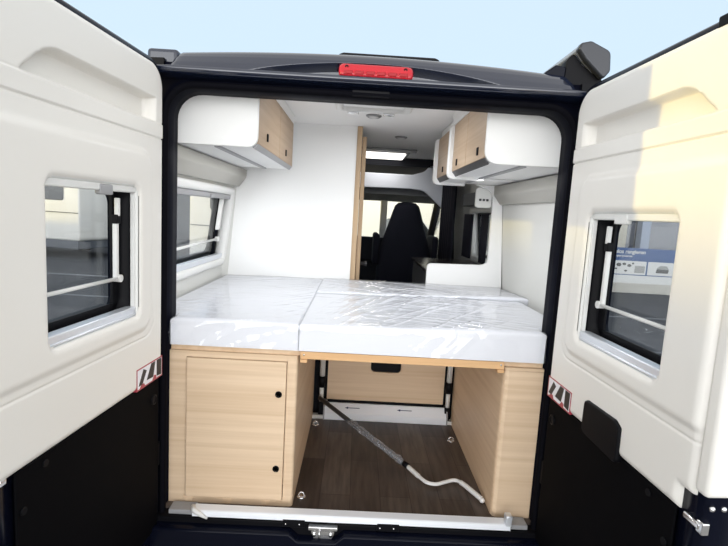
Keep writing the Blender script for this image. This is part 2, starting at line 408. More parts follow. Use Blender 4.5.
# ================================================================== OVERHEAD LOCKERS
def locker_knob(x, y, z, parent, s):
    b = B(); b.box(x, x+s*0.006, y-0.010, y+0.010, z-0.017, z+0.017, 0.002); b.build('latch', SATIN, parent)
lk = thing('overhead_locker', (-0.66, 0.63, 2.09), 'white overhead locker with two oak doors over the side window', 'locker')
lz = 2.097
b = B()
pol = rpoly([(XL(lz)+0.004, lz), (-0.455, lz), (-0.455, CZ-0.004), (XL(CZ)+0.004, CZ-0.004)], [0, 0.048, 0, 0], 8)
b.prism(pol, 'y', 0.115, 0.135, 0.003); b.build('end_panel', WHITE, lk)
b = B(); b.prism([(XL(lz)+0.006, lz+0.002), (-0.484, lz+0.002), (-0.47, lz+0.019), (-0.47, CZ-0.005), (XL(CZ)+0.006, CZ-0.005)], 'y', 0.136, 1.14); b.build('body', WHITE, lk)
for (y0, y1, ky) in ((0.137, 0.655, 0.315), (0.660, 1.135, 0.86)):
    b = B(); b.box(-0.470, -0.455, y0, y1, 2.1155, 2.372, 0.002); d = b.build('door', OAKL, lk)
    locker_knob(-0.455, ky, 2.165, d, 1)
b = B(); b.prism([(-0.474, lz-0.002), (-0.457, 2.1145), (-0.472, 2.1145), (-0.487, lz+0.012)], 'y', 0.136, 1.145); b.build('lower_trim', GPLAST, lk)
b = B(); b.prism([(-0.470, 2.374), (-0.455, 2.374), (-0.448, 2.416), (-0.470, 2.416)], 'y', 0.136, 1.140); b.build('cornice', WHITE, lk)
b = B(); b.box(-0.635, -0.610, 0.136, 1.13, lz-0.005, lz+0.003, 0.001); b.build('light_strip', GPLAST, lk)

def right_locker(y0, y1, label, doors, divider, zb):
    t = thing('overhead_locker', (0.66, (y0+y1)/2, zb), label, 'locker')
    xw = 0.470
    if divider[0]:
        b = B(); pol = rpoly([(xw, zb), (XR(zb)-0.004, zb), (XR(CZ)-0.004, CZ-0.004), (xw, CZ-0.004)], [0.06, 0, 0, 0], 8)
        b.prism(pol, 'y', y0, y0+0.02, 0.003); b.build('end_panel', WHITE, t)
    b = B(); b.prism([(XR(zb)-0.006, zb+0.002), (0.494, zb+0.002), (xw+0.015, zb+0.024), (xw+0.015, CZ-0.005), (XR(CZ)-0.006, CZ-0.005)], 'y', y0+0.021, y1-0.046); b.build('body', WHITE, t)
    for (a, c, k) in doors:
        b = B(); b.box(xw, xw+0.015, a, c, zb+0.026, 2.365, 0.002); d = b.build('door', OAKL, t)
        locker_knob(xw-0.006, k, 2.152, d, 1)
    b = B(); b.prism([(0.492, zb-0.001), (xw+0.002, zb+0.0245), (xw+0.017, zb+0.0245), (0.502, zb+0.012)], 'y', y0+0.021, y1-0.046); b.build('lower_trim', DGREY, t)
    b = B(); pol = rpoly([(xw-0.022, zb-0.014), (0.66, zb-0.014), (0.66, CZ-0.05), (xw-0.022, CZ-0.05)], [0.04, 0, 0, 0.03], 8)
    b.prism(pol, 'y', y1-0.045, y1, 0.005); b.build('side_panel', WHITE, t)
    if divider[0]:
        b = B(); b.prism([(xw-0.004, 2.366), (xw+0.015, 2.366), (xw+0.015, 2.416), (xw-0.022, 2.416)], 'y', y0+0.021, y1-0.046); b.build('cornice', WHITE, t)
        b = B(); b.box(0.625, 0.65, y0+0.02, 1.18, zb-0.005, zb+0.003, 0.001); b.build('light_strip', GPLAST, t)
    return t
right_locker(0.115, 0.875, 'white overhead locker with two oak doors at the rear right', [(0.137, 0.490, 0.245), (0.495, 0.828, 0.70)], (1,), 2.088)
right_locker(0.885, 1.40, 'short oak overhead locker behind the two-door one on the right', [(0.906, 1.352, 1.13)], (0,), 2.088)

# ================================================================== KITCHEN UNIT
ku = thing('kitchen_unit', (0.70, 1.9, FZ), 'white kitchen block with L shaped end panel and dark worktop', 'kitchen unit')
pol = rpoly([(0.452, 1.0), (XR(1.2)-0.002, 1.0), (XR(2.11)-0.002, 2.088), (0.74, 2.088), (0.862, 2.05), (0.862, 1.555), (0.452, 1.545)], [0, 0, 0, 0, 0.07, 0.05, 0.035], 8)
b = B(); b.prism(pol, 'y', PY, PY+0.028); b.build('end_panel', WHITE, ku)
b = B(); b.box(0.47, XR(1.45)-0.005, PY+0.03, 2.33, FZ, 1.475, 0.003); b.build('body', DGREY, ku)
b = B(); b.box(0.455, XR(1.5)-0.006, PY+0.03, 2.36, 1.477, 1.50, 0.004); b.build('worktop', WTOP, ku)
sw = thing('switch_panel', (0.80, PY+0.05, 1.94), 'white switch panel hanging below the right lockers', 'switch panel')
b = B(); b.prism(rrect(0.752, 0.862, 1.94, 2.075, 0.02), 'y', PY+0.034, PY+0.06, 0.004); b.build('plate', WPLAST, sw)
for k in range(3):
    b = B(); b.box(0.775+k*0.024, 0.791+k*0.024, PY+0.028, PY+0.036, 1.985, 2.0, 0.002); b.build('switch', DGREY, sw)
# grey locker box above kitchen window
b = B(); b.box(0.86, 0.925, 1.50, 2.33, 1.965, 2.07, 0.008); o = b.build('window_pelmet', CABG); tag(o, 'grey pelmet box above the kitchen window', 'pelmet')
# curtains
def curtain(name, x, y0, y1, z0, z1, amp, n, mat, label):
    b = B(); N = n*8
    pts = [(x+amp*math.sin(2*PI*n*i/N), y0+(y1-y0)*i/N) for i in range(N+1)]
    pol = pts+[(p[0]+0.008, p[1]) for p in pts[::-1]]
    b.prism(pol, 'z', z0, z1, smooth=True); o = b.build(name, mat); return tag(o, label, 'curtain')
curtain('curtain', 0.79, 2.36, 2.92, 1.30, 2.24, 0.018, 6, CURT, 'black curtain hanging on the pillar beside the kitchen window')
curtain('window_curtain', 0.872, 1.98, 2.24, 1.545, 1.90, 0.008, 6, CURT, 'dark pleated curtain drawn across the kitchen window')
curtain('window_curtain', 0.872, 1.52, 1.66, 1.545, 1.90, 0.008, 3, CURT, 'dark curtain gathered at the near edge of the kitchen window')

# ================================================================== BED
def sheet_box(xl, xr, y0, y1, z0, ztop, r, nx, ny, off, wrinkle):
    """top and sides of a soft block as one draped sheet. xl(y), xr(y), ztop(x,y) functions."""
    side = [(0.0, 1.0), (0.0, 0.66), (0.0, 0.33), ]
    H = 0.11
    arc = [(r*(1-math.cos(a)), r*(1-math.sin(a))) for a in (0, PI/10, PI/5, 3*PI/10, 2*PI/5)]  # (inset, drop)
    prof = [(-0.0, 1.0, 0), (0, 0.8, 0), (0, 0.55, 0), (0, 0.3, 0)]
    def axis(n):
        a = []
        for k in range(8): a.append(('e', k/8.0))                    # side, going up
        for (i, d) in arc: a.append(('a', i, d))
        for k in range(n+1): a.append(('t', k/n))
        for (i, d) in arc[::-1]: a.append(('A', i, d))
        for k in range(7, -1, -1): a.append(('E', k/8.0))
        return a
    def solve(c, L):
        """-> (position 0..L, drop, t of side or None)"""
        if c[0] == 'e': return 0.0, r, 1-c[1]
        if c[0] == 'a': return c[1], c[2], None
        if c[0] == 't': return r+(L-2*r)*c[1], 0.0, None
        if c[0] == 'A': return L-c[1], c[2], None
        return L, r, 1-c[1]
    ax, ay = axis(nx), axis(ny)
    V = []
    bm = B()
    for cy in ay:
        py, dy, sy = solve(cy, y1-y0); y = y0+py; row = []
        X0, X1 = xl(y), xr(y)
        for cx in ax:
            px, dx, sx = solve(cx, X1-X0); x = X0+px
            zt = ztop(x, y)
            drop = max(dx, dy) if (sx is None and sy is None) else r
            z = zt-drop
            ss = max(sx or 0, sy or 0)
            if ss > 0: z = (zt-r)-(zt-r-z0)*ss
            nrm = Vector((0, 0, 0))
            if sy is not None: nrm.y += -1 if cy[0] == 'e' else 1
            if sx is not None: nrm.x += -1 if cx[0] == 'e' else 1
            if sx is None and sy is None: nrm.z = 1
            if nrm.length > 0: nrm.normalize()
            P = Vector((x, y, z))
            w = wrinkle(P, nrm)
            P += nrm*(off+w)
            row.append(bm.bm.verts.new(P))
        V.append(row)
    for j in range(len(V)-1):
        for i in range(len(V[0])-1):
            bm.f([V[j][i], V[j][i+1], V[j+1][i+1], V[j+1][i]], True)
    bmesh.ops.remove_doubles(bm.bm, verts=bm.bm.verts, dist=0.0004)
    return bm
def ridge(x, s=1.0): return max(0.0, 1-abs(x)*s)
def crease(P, ang, freq, seed, warp=0.5):
    """sharp narrow folds running along direction ang"""
    c, s = math.cos(ang), math.sin(ang)
    u = P.x*c+P.y*s+P.z*0.6*c; v = -P.x*s+P.y*c+P.z*0.8
    n = noise.noise(Vector((u*1.3, v*freq+warp*noise.noise(Vector((u*3, v*3, seed))), seed)))
    return max(0.0, 1-abs(n)*5.0)**2
def wr_left(P, n):
    w = 0.0
    if n.z > 0.5: w = 0.006*crease(P, 0.5, 9, 3.1)*max(0, noise.noise(P*3+Vector((4, 1, 2))))+0.006*crease(P, 0.9, 14, 8.3)*max(0, 1-abs(P.x+0.25)/0.2)+0.002*noise.noise(P*5)
    else: w = 0.018*crease(P, 0.4, 16, 1.7)*max(0, 0.6+0.7*noise.noise(P*4+Vector((3, 0, 0))))+0.010*crease(P, 2.4, 20, 4.7)*max(0, noise.noise(P*5))+0.006*noise.noise(P*18)
    return w
def wr_right(P, n):
    w = 0.0
    if n.z > 0.5:
        k = max(0, 1-abs(P.x-0.35)/0.45)
        w = 0.008*k*crease(P, -2.2, 16, 5.5)+0.007*max(0, 1-abs(P.x-0.05)/0.35)*crease(P, -1.9, 24, 2.5)+0.005*max(0, 1-abs(P.x-0.5)/0.4)*crease(P, 2.7, 22, 6.6)+0.0012*noise.noise(P*6)
    else:
        k = max(0.05, 1-abs(P.x-0.42)/0.22)
        w = 0.012*k*crease(P, 1.0, 18, 7.7)+0.003*noise.noise(P*9)+0.006*k
    return w
def wr_back(P, n):
    return 0.007*crease(P, 2.6, 13, 9.2)*max(0, 0.5+noise.noise(P*2.5))+0.007*max(0, 1-abs(P.x-0.1)/0.35)*crease(P, -2.0, 24, 4.4)+0.0015*noise.noise(P*6) if n.z > 0.5 else 0.003*noise.noise(P*9)
zero = lambda P, n: 0.0
def xl_left(y): return -0.766 if y < 0.115 else -0.766-(min(y, 0.20)-0.115)/0.085*0.140
def xr_right(y): return 0.764 if y < 0.115 else 0.764+(min(y, 0.20)-0.115)/0.085*0.150
bz = 1.287
m1 = thing('mattress', (-0.5, 0.7, bz), 'film wrapped white mattress on the oak cupboard by the side window', 'mattress', 'mattresses of the bed')
m2 = thing('mattress', (0.3, 0.4, bz), 'film wrapped white mattress at the front right over the storage bay', 'mattress', 'mattresses of the bed')
m3 = thing('mattress', (0.3, 1.1, bz), 'film wrapped white mattress with raised edge against the kitchen panel', 'mattress', 'mattresses of the bed')
zt1 = lambda x, y: 1.398+0.004*math.sin((x+0.75)*6)
zt2 = lambda x, y: 1.402+0.012*max(0, min(1, (x-0.1)/0.5))-0.004*max(0, (y-0.5))
zt3 = lambda x, y: 1.408+0.022*max(0, min(1, (x-0.2)/0.6))*max(0, 1-(y-0.8)/0.5)
for (t, xl, xr, y0, y1, zt, wr, nx, ny) in ((m1, xl_left, lambda y: -0.2468, 0.025, 1.363, zt1, wr_left, 80, 130),
                                           (m2, lambda y: -0.2465, xr_right, 0.025, 0.803, zt2, wr_right, 170, 120),
                                           (m3, lambda y: -0.2465, lambda y: XR(1.4)-0.03, 0.808, 1.363, zt3, wr_back, 170, 90)):
    sheet_box(xl, xr, y0, y1, bz, zt, 0.012, 24, 24, -0.003, zero).build('core', FOAM, t)
    sheet_box(xl, xr, y0, y1, bz+0.002, zt, 0.012, nx, ny, 0.002, wr).build('plastic_wrap', FILM, t)
# bed base board and front rail
bb = B(); bb.box(-0.90, 0.92, 0.12, 1.36, 1.262, bz-0.001); bb.box(-0.770, 0.770, 0.05, 0.12, 1.262, bz-0.001)
tag(bb.build('mattress_board', OAKF), 'oak board carrying the wrapped mattresses', 'bed base')
br = thing('bed_rail', (0.18, 0.04, 1.252), 'slim beech rail spanning the storage bay below the mattress', 'rail')
b = B(); b.box(-0.237, 0.602, 0.026, 0.049, 1.254, bz-0.002, 0.002); b.build('rail', BEECH, br)
for x in (-0.222, 0.588):
    b = B(); b.box(x-0.014, x+0.014, 0.020, 0.050, 1.240, 1.2535, 0.001); b.build('rail_bracket', BEECH, br)
    b = B(); b.lathe((x, 0.026, 1.272), 'y', [(0.004, 0), (0.004, -0.002), (0.001, -0.003)], 10); b.build('screw_head', CHROME, br)

# ================================================================== UNDER BED CUPBOARDS
cb = thing('bed_cupboard', (-0.5, 0.5, FZ), 'oak cupboard with a closed door under the bed by the side window', 'cupboard')
b = B()
b.box(-0.770, -0.700, 0.034, 0.055, FZ, 1.262)
b.box(-0.700, -0.288, 0.034, 0.055, 1.238, 1.262); b.box(-0.700, -0.288, 0.034, 0.055, FZ, 0.628)
pol = rpoly([(-0.288, 0.034), (-0.246, 0.034), (-0.246, 0.075), (-0.288, 0.075)], [0, 0.016, 0, 0])
b.prism(pol, 'z', FZ, 1.262, smooth=False); b.build('front_frame', OAK, cb)
b = B(); b.box(-0.266, -0.246, 0.0755, 0.97, FZ, 1.262); b.build('side_panel', OAKF, cb)
b = B(); b.box(-0.90, -0.28, 0.20, 0.97, FZ, 1.2615); b.build('body', OAKF, cb)
b = B(); b.box(-0.697, -0.2905, 0.024, 0.042, 0.632, 1.2355, 0.002); dr = b.build('door', OAK, cb)
for z in (1.099, 0.774):
    b = B(); b.lathe((-0.319, 0.024, z), 'y', [(0.014, 0.0), (0.014, -0.003), (0.010, -0.004), (0.009, 0.001), (0.001, 0.002)], 18); b.build('knob', SATIN, dr)
for x in (-0.685, -0.52, -0.36):
    b = B(); b.prism([(x-0.022, 0.630), (x+0.022, 0.630), (x+0.012, FZ+0.006), (x-0.012, FZ+0.006)], 'y', 0.028, 0.0335); b.build('foot_block', OAKF, cb)
cr = thing('bed_cupboard', (0.7, 0.5, FZ), 'narrow oak cupboard with rounded corner under the bed on the right', 'cupboard')
b = B(); pol = rpoly([(0.608, 0.97), (0.608, 0.036), (0.770, 0.036), (0.770, 0.15), (0.90, 0.20), (0.90, 0.97)], [0, 0.022, 0, 0, 0, 0], 8)
b.prism(pol, 'z', FZ, 1.248); b.build('body', OAKF, cr)
b = B(); pol = rpoly([(0.604, 0.15), (0.604, 0.030), (0.770, 0.030), (0.770, 0.15)], [0, 0.024, 0, 0], 8)
b.prism(pol, 'z', 1.249, 1.2615); b.build('cover_board', OAK, cr)
b = B(); pol = rpoly([(0.612, 0.0355), (0.7695, 0.0355), (0.7695, 0.029), (0.626, 0.029)], 0)
b.prism(pol, 'z', FZ+0.001, 1.2475); b.build('front_panel', OAK, cr)

# bulkhead at the end of the bay, board, tubes, step
b = B(); b.box(-0.90, 0.90, 1.02, 1.05, FZ, 1.262); struct(b.build('wall_bulkhead', CABD))
pb = thing('partition_board', (0.19, 0.98, 0.70), 'upright oak board with black hand hole closing the storage bay', 'board')
b = B()
h = [(p[0], p[1]) for p in rrect(0.096, 0.281, 0.897, 1.0, 0.025)]; o = rrect(-0.165, 0.553, 0.712, 1.255, 0.004)
b.loops([[(p[0], 0.972, p[1]) for p in h], [(p[0], 0.972, p[1]) for p in o], [(p[0], 0.987, p[1]) for p in o], [(p[0], 0.987, p[1]) for p in h]], closed=True, smooth=False)
b.build('board', OAK, pb)
b = B(); b.prism(rrect(0.090, 0.287, 0.891, 1.006, 0.028), 'y', 0.9875, 0.995); b.build('hand_hole', SATIN, pb)
for x in (-0.197, 0.578):
    t = thing('support_tube', (x, 0.975, 0.70), 'grey telescopic tube beside the board near the %s' % ('side-window cupboard' if x < 0 else 'narrow rounded cupboard'), 'support tube', 'support tubes of the bed')
    b = B(); b.tube([(x, 0.952, 0.86), (x, 0.952, 1.26)], 0.016, 16); b.build('upper_tube', WPLAST, t)
    b = B(); b.tube([(x, 0.952, 0.705), (x, 0.952, 0.80)], 0.013, 16); b.build('lower_tube', WPLAST, t)
    b = B(); b.tube([(x, 0.952, 0.795), (x, 0.952, 0.865)], 0.020, 16); b.build('joint', SATIN, t)
    b = B(); b.box(x-0.0155, x+0.0155, 0.94, 0.975, FZ, 0.705, 0.003); b.build('foot', SATIN, t)
st = thing('step_profile', (0.2, 0.97, FZ), 'pale aluminium step profile across the floor before the oak board', 'step')
b = B(); b.prism([(0.925, FZ), (0.921, FZ+0.005), (0.921, FZ+0.045), (0.926, FZ+0.050), (0.962, FZ+0.094), (1.0, FZ+0.096), (1.0, FZ)], 'x', -0.172, 0.572); b.build('profile', ALUW, st)
b = B(); b.box(-0.160, 0.560, 0.966, 0.999, FZ+0.0955, FZ+0.110, 0.002); b.build('rubber_strip', SATIN, st)
for x in (-0.176, 0.576):
    b = B(); b.prism([(0.918, FZ), (0.918, FZ+0.055), (0.958, FZ+0.102), (1.0, FZ+0.102), (1.0, FZ)], 'x', x-0.004, x+0.004); b.build('end_cap', GPLAST, st)
sn = Vector((0, -0.044, 0.036)).normalized()
def arrow(x, dirn):
    b = B()
    def P(u, v, d):   # on the sloping face
        q = Vector((x+u*dirn, 0.944, FZ+0.0725)) + Vector((0, 0.633, 0.774))*v + Vector((0, -0.774, 0.633))*d
        return tuple(q)
    pts = [(-0.03, 0), (-0.010, 0.007), (-0.010, 0.002), (0.06, 0.002), (0.06, -0.002), (-0.010, -0.002), (-0.010, -0.007)]
    b.loops([[P(u, v, 0.0) for u, v in pts], [P(u, v, 0.0012) for u, v in pts]], smooth=False); b.build('arrow_mark', ARROW, st)
arrow(-0.02, 1); arrow(0.30, 1)
for (x0, x1) in ((-0.246, -0.181), (0.581, 0.608)):
    b = B(); b.box(x0, x1, 0.93, 0.968, FZ, FZ+0.022, 0.002); b.build('mounting_tab', WPLAST, st)

# lashing eyes
for (x, y, lab) in ((-0.218, 0.845, 'small metal lashing eye on the dark floor near the step by the cupboard door side'),
                    (-0.215, 0.11, 'round metal lashing fitting on the floor by the sill'),
                    (0.565, 0.72, 'small metal lashing eye on the dark floor beside the narrow cupboard')):
    t = thing('lashing_eye', (x, y, FZ), lab, 'lashing eye', 'lashing eyes on the floor')
    b = B(); b.lathe((x, y, FZ), 'z', [(0.020, 0), (0.020, 0.003), (0.014, 0.006), (0.001, 0.006)], 18); b.build('base_plate', CHROME, t)
    b = B(); b.tube([(x+0.014*math.cos(a), y+0.0, FZ+0.006+0.016*math.sin(a)) for a in [PI*k/8 for k in range(9)]], 0.003, 8); b.build('ring', CHROME, t)

# ================================================================== AWNING CRANK
P0 = Vector((-0.205, 0.90, 0.745)); P1 = Vector((0.290, 0.362, 0.622))
ck = thing('awning_crank', (0.2, 0.45, FZ), 'long awning crank lying across the storage bay, handle end white', 'crank')
d = (P1-P0)
b = B(); b.tube([P0, P0+d*0.5, P0+d*0.96], 0.0125, 14); b.build('shaft', DGREY, ck)
b = B()
pts = [P0+d*(0.38+0.56*k/60) for k in range(61)]
b.tube(pts, [0.0135+0.011*abs(noise.noise(Vector((k*0.9, 0, 3)))) for k in range(61)], 12, cap=False)
for v in b.bm.verts: v.co += Vector((random.uniform(-1, 1), random.uniform(-1, 1), random.uniform(-1, 1)))*0.0035
for f in b.bm.faces: f.smooth = False
b.build('plastic_sleeve', SLEEVE, ck)
b = B(); b.tube([P0+d*0.945, P0+d*0.985], 0.0145, 14); b.build('collar', SATIN, ck)
hp = [P1-d*0.012, Vector((0.325, 0.29, 0.622)), Vector((0.358, 0.238, 0.622)), Vector((0.40, 0.226, 0.622)), Vector((0.445, 0.247, 0.622)), Vector((0.492, 0.268, 0.622)), Vector((0.522, 0.250, 0.622)), Vector((0.553, 0.195, 0.622)), Vector((0.588, 0.120, 0.622))]
def smooth_path(P, n=6):
    o = []
    for i in range(len(P)-1):
        a = P[max(i-1, 0)]; b_ = P[i]; c = P[i+1]; e = P[min(i+2, len(P)-1)]
        for k in range(n):
            t = k/n
            o.append(0.5*((2*b_)+(-a+c)*t+(2*a-5*b_+4*c-e)*t*t+(-a+3*b_-3*c+e)*t**3))
    o.append(P[-1]); return o
b = B(); sp = smooth_path(hp); n_ = len(sp)
b.tube(sp, [0.0085 if 6 < k < n_-13 else 0.0115 for k in range(n_)], 14); b.build('handle', WHITE, ck)
b = B(); b.lathe(tuple(sp[-1]), 'y', [(0.011, 0.0), (0.012, -0.010), (0.008, -0.018), (0.001, -0.020)], 14); b.build('end_cap', WHITE, ck)

# ================================================================== CAMPER VAN BODY
van = thing('camper_van', (0, 0, 0), 'black camper van seen from behind with both rear doors wide open', 'van')
# frame around the rear opening
def op(x, z0, z1, r, y): return [(p[0], y, p[1]) for p in rrect(-x, x, z0, z1, r, 8)]
b = B()
b.loops([op(0.774, 0.49, 2.288, 0.10, 0.06), op(0.774, 0.49, 2.288, 0.10, 0.0), op(0.783, 0.485, 2.296, 0.11, -0.012), op(0.795, 0.48, 2.30, 0.11, -0.012), op(0.803, 0.475, 2.325, 0.10, 0.02), op(0.86, 0.50, 2.36, 0.08, 0.03), op(1.02, 0.40, 2.40, 0.06, 0.05), op(1.02, 0.40, 2.40, 0.06, 0.11), op(0.774, 0.49, 2.288, 0.10, 0.11)], closed=True)
b.build('rear_frame', FRAMEP, van)
b = B()
n = 10
base = rrect(-0.757, 0.757, 0.578, 2.281, 0.105, 8)
rings = []
for k in range(n):
    a = 2*PI*k/n
    e = 0.013*math.cos(a); yy = -0.016+0.016*math.sin(a)
    rings.append([(p[0], yy, p[1]) for p in rrect(-0.776-e, 0.776+e, 0.47-e, 2.297+e, 0.115+e, 8)])
b.loops(rings, closed=True); b.build('door_seal', RUBBER, van)
# inner jamb lining between seal and furniture
# roof: rear face swept over X
b = B(); xs = np.concatenate([np.linspace(-0.975, -0.80, 9), np.linspace(-0.785, 0.785, 90), np.linspace(0.80, 0.975, 9)])
face_z = [2.335, 2.340, 2.346, 2.352, 2.356]+list(np.linspace(2.359, 2.46, 44))
by = lambda z: float(np.interp(z, [2.335, 2.346, 2.352, 2.36, 2.40, 2.44, 2.46], [-0.060, -0.062, -0.058, -0.040, -0.020, 0.004, 0.020]))
crown = [(0.032, 2.472), (0.048, 2.483), (0.068, 2.491), (0.095, 2.497), (0.13, 2.502), (0.20, 2.508), (0.5, 2.525), (1.2, 2.54), (2.4, 2.54), (3.6, 2.52)]
rows = []
for k in range(2+len(face_z)+len(crown)):
    row = []
    for x in xs:
        e = abs(x); back = max(0, e-0.74)**2*2.2; tt = float(np.clip((e-0.742)/0.03, 0, 1)); sh = 0.068*tt*tt*(3-2*tt)
        f = 0.82*(1-(min(e, 0.86)/0.74)**2*0.24)
        if k == 0: p = (0.03+back, 2.318)
        elif k == 1: p = (-0.045+back, 2.328)
        elif k < 2+len(face_z):
            z = face_z[k-2]; y = by(z)
            q = 1-((x-0.005)/0.47)**2
            if q > 0:
                zt = 2.358+0.076*q**0.8
                if 2.356 < z < zt: y = by(zt)+0.034*min(1, (zt-z)/0.03)
            zz = 2.335+(z-2.335)*(f if z > 2.36 else 1-(1-f)*max(0, z-2.352)/0.008)-sh*max(0, (z-2.35))/0.11
            p = (y+back, zz)
        else:
            y, z = crown[k-2-len(face_z)]
            p = (y+back*(1 if y < 0.3 else 0), 2.335+(z-2.335)*f-sh*(1 if y < 0.1 else 0.15 if y < 0.15 else 0))
        row.append(b.v((x, p[0], p[1])))
    rows.append(row)
for j_ in range(len(rows)-1):
    for i_ in range(len(xs)-1): b.f([rows[j_][i_], rows[j_][i_+1], rows[j_+1][i_+1], rows[j_+1][i_]], True)
b.build('roof', ROOFP, van)
b = B(); b.box(-0.17, 0.31, 0.42, 0.80, 2.50, 2.588, 0.03, 4); b.build('hatch_lid', SATIN, van)
b = B(); b.box(-0.872, -0.752, 0.045, 0.124, 2.33, 2.440, 0.016, 3); b.build('corner_cap', ROOFP, van)
# brake light
b = B()
def bl(e, y): return [(p[0], y+ (0.02*(p[1]-2.37)/0.05), p[1]) for p in rrect(-0.130+e, 0.138-e, 2.353+e, 2.400-e, 0.018, 8)]
b.loops([bl(-0.003, 0.04), bl(-0.003, -0.040), bl(0.002, -0.052), bl(0.010, -0.054)]); blt = b.build('brake_light', REDL, van)
for k in range(6):
    x = -0.098+k*0.0405
    b = B(); b.box(x-0.016, x+0.016, -0.060, -0.050, 2.358, 2.372, 0.003); b.build('lens_element', REDD, blt)
for x in (-0.104, 0.112):
    b = B(); b.lathe((x, -0.040, 2.386), 'y', [(0.007, 0.0), (0.007, -0.008), (0.004, -0.009), (0.001, -0.006)], 12); b.build('screw', SATIN, blt)
b = B(); b.box(-0.08, 0.06, -0.03, -0.012, 2.288, 2.312, 0.003); b.build('lock_catch', SATIN, van)
# body sides
def side(sgn, X, hole):
    T = lambda y, d, z: Vector((sgn*(X(z)+0.055+d), y, z))
    b = B(T)
    h = rrect(*hole, 0.04); o = rrect(0.115, 3.0, 0.35, 2.43, 0.001)
    b.loops([[(p[0], 0.0, p[1]) for p in h], [(p[0], 0.0, p[1]) for p in o], [(p[0], 0.02, p[1]) for p in o], [(p[0], 0.02, p[1]) for p in h]], closed=True, smooth=False)
    b.build('side_panel', BLACKP, van)
side(-1, lambda z: -XL(z), (0.28, 1.28, 1.53, 1.91)); side(1, XR, (1.66, 2.26, 1.57, 1.90))
# tail lamps and rear corner posts
for s in (-1, 1):
    b = B(); b.prism(rpoly([(s*0.80, 0.03), (s*0.99, 0.05), (s*1.0, 0.16), (s*0.80, 0.10)], [0, 0.02, 0, 0]), 'z', 0.42, 2.40); b.build('corner_post', SATIN, van)
    b = B(); b.box(s*0.835, s*0.955, 0.0, 0.05, 0.95, 1.56, 0.012, 3); tl = b.build('tail_lamp', REDL, van)
    b = B(); b.box(s*0.845, s*0.945, -0.004, 0.004, 1.16, 1.30, 0.002); b.build('lens_clear', WPLAST, tl)
    b = B(); b.box(s*0.845, s*0.945, -0.004, 0.004, 1.36, 1.56, 0.002); b.build('lens_dark', DGREY, tl)
# rear bumper with dip for the lock striker
b = B()
pol = rpoly([(-0.95, 0.30), (0.95, 0.30), (0.95, 0.568), (-0.02, 0.568), (-0.055, 0.538), (-0.205, 0.538), (-0.24, 0.568), (-0.95, 0.568)], [0.03, 0.03, 0.03, 0.012, 0.012, 0.012, 0.012, 0.03])
b.prism(pol, 'y', -0.10, 0.05, 0.008); bmp = b.build('rear_bumper', BLACKP, van)
b = B(); b.box(-0.80, 0.80, -0.055, 0.03, 0.44, 0.590, 0.004); b.build('entry_step', SATIN, van)
b = B(); b.box(-0.165, -0.045, -0.078, -0.054, 0.572, 0.588, 0.003); b.prism(rpoly([(-0.14, 0.535), (-0.07, 0.535), (-0.055, 0.572), (-0.155, 0.572)], 0.008), 'y', -0.074, -0.054); sk = b.build('lock_striker', CHROME, van)
b = B(); b.tube([(-0.118, -0.078, 0.545), (-0.118, -0.090, 0.552), (-0.118, -0.090, 0.572), (-0.118, -0.078, 0.58)], 0.004, 8); b.build('striker_loop', CHROME, sk)
for x in (-0.14, -0.073):
    b = B(); b.lathe((x, -0.074, 0.554), 'y', [(0.008, 0), (0.008, -0.004), (0.001, -0.005)], 12); b.build('bolt', CHROME, sk)
# aluminium sill strip
si = thing('sill_strip', (0, -0.04, 0.59), 'white aluminium sill strip along the rear edge of the floor', 'sill strip')
b = B(); b.prism(rpoly([(-0.062, 0.600), (-0.062, 0.622), (-0.055, 0.626), (-0.012, 0.626), (-0.012, 0.602), (-0.03, 0.597)], 0.003), 'x', -0.638, 0.662); b.build('strip', ALUW, si)
b = B(); b.tube([(-0.640, -0.045, 0.634), (-0.630, -0.066, 0.630), (-0.600, -0.070, 0.615), (-0.575, -0.068, 0.598)], [0.010, 0.011, 0.009, 0.004], 10); b.build('end_hook', WPLAST, si)
b = B(); b.box(0.640, 0.667, -0.066, -0.03, 0.62, 0.665, 0.005); b.build('end_clip', ALU, si)
for x0 in (-0.27, 0.115):
    b = B(); b.box(x0, x0+0.09, -0.0645, -0.054, 0.574, 0.606, 0.002); k_ = b.build('bracket', SATIN, si)
    for dx in (0.012, 0.068):
        b = B(); b.lathe((x0+dx, -0.064, 0.588), 'y', [(0.004, 0), (0.004, -0.003), (0.001, -0.004)], 10); b.build('screw', CHROME, k_)
for s in (-1, 1):
    b = B(); b.box(s*0.662 if s > 0 else s*0.640, s*0.742, -0.04, 0.02, 0.592, 0.612, 0.003); b.build('corner_cover', GPLAST, si)

# ------------------------------------------------------------------ cab
b = B(); b.box(-0.92, 0.92, 3.0, 4.0, 2.34, 2.36); b.box(-0.95, 0.95, 2.99, 3.01, 2.36, 2.50); b.build('cab_ceiling', CABD, van)
b = B()
pol = [(-0.9, 2.42)]
pol = rpoly([(-0.90, 2.10), (0.46, 2.125), (0.60, 2.115), (0.79, 1.96), (0.90, 1.93), (0.90, 2.419), (0.70, 2.419), (0.60, 2.30), (0.48, 2.262), (-0.90, 2.262)], [0, 0.05, 0.10, 0.06, 0, 0, 0, 0.12, 0.05, 0], 6)
b.prism(pol, 'y', 3.0, 3.05, 0.006); b.build('cab_shelf', CABW, van)
b = B(); b.prism([(3.05, 2.13), (3.05, 2.06), (4.18, 2.02), (4.18, 2.09)], 'x', -0.93, 0.93); b.build('headliner', CABG, van)
b = B(); b.prism(rpoly([(3.85, 1.0), (3.85, 1.44), (4.0, 1.52), (4.75, 1.40), (4.95, 1.0)], 0.04), 'x', -0.88, 0.88); b.build('dashboard', CABD, van)
b = B(); b.box(-0.70, 0.30, 3.78, 3.86, 1.30, 1.585, 0.03); b.build('instrument_hood', CABD, van)
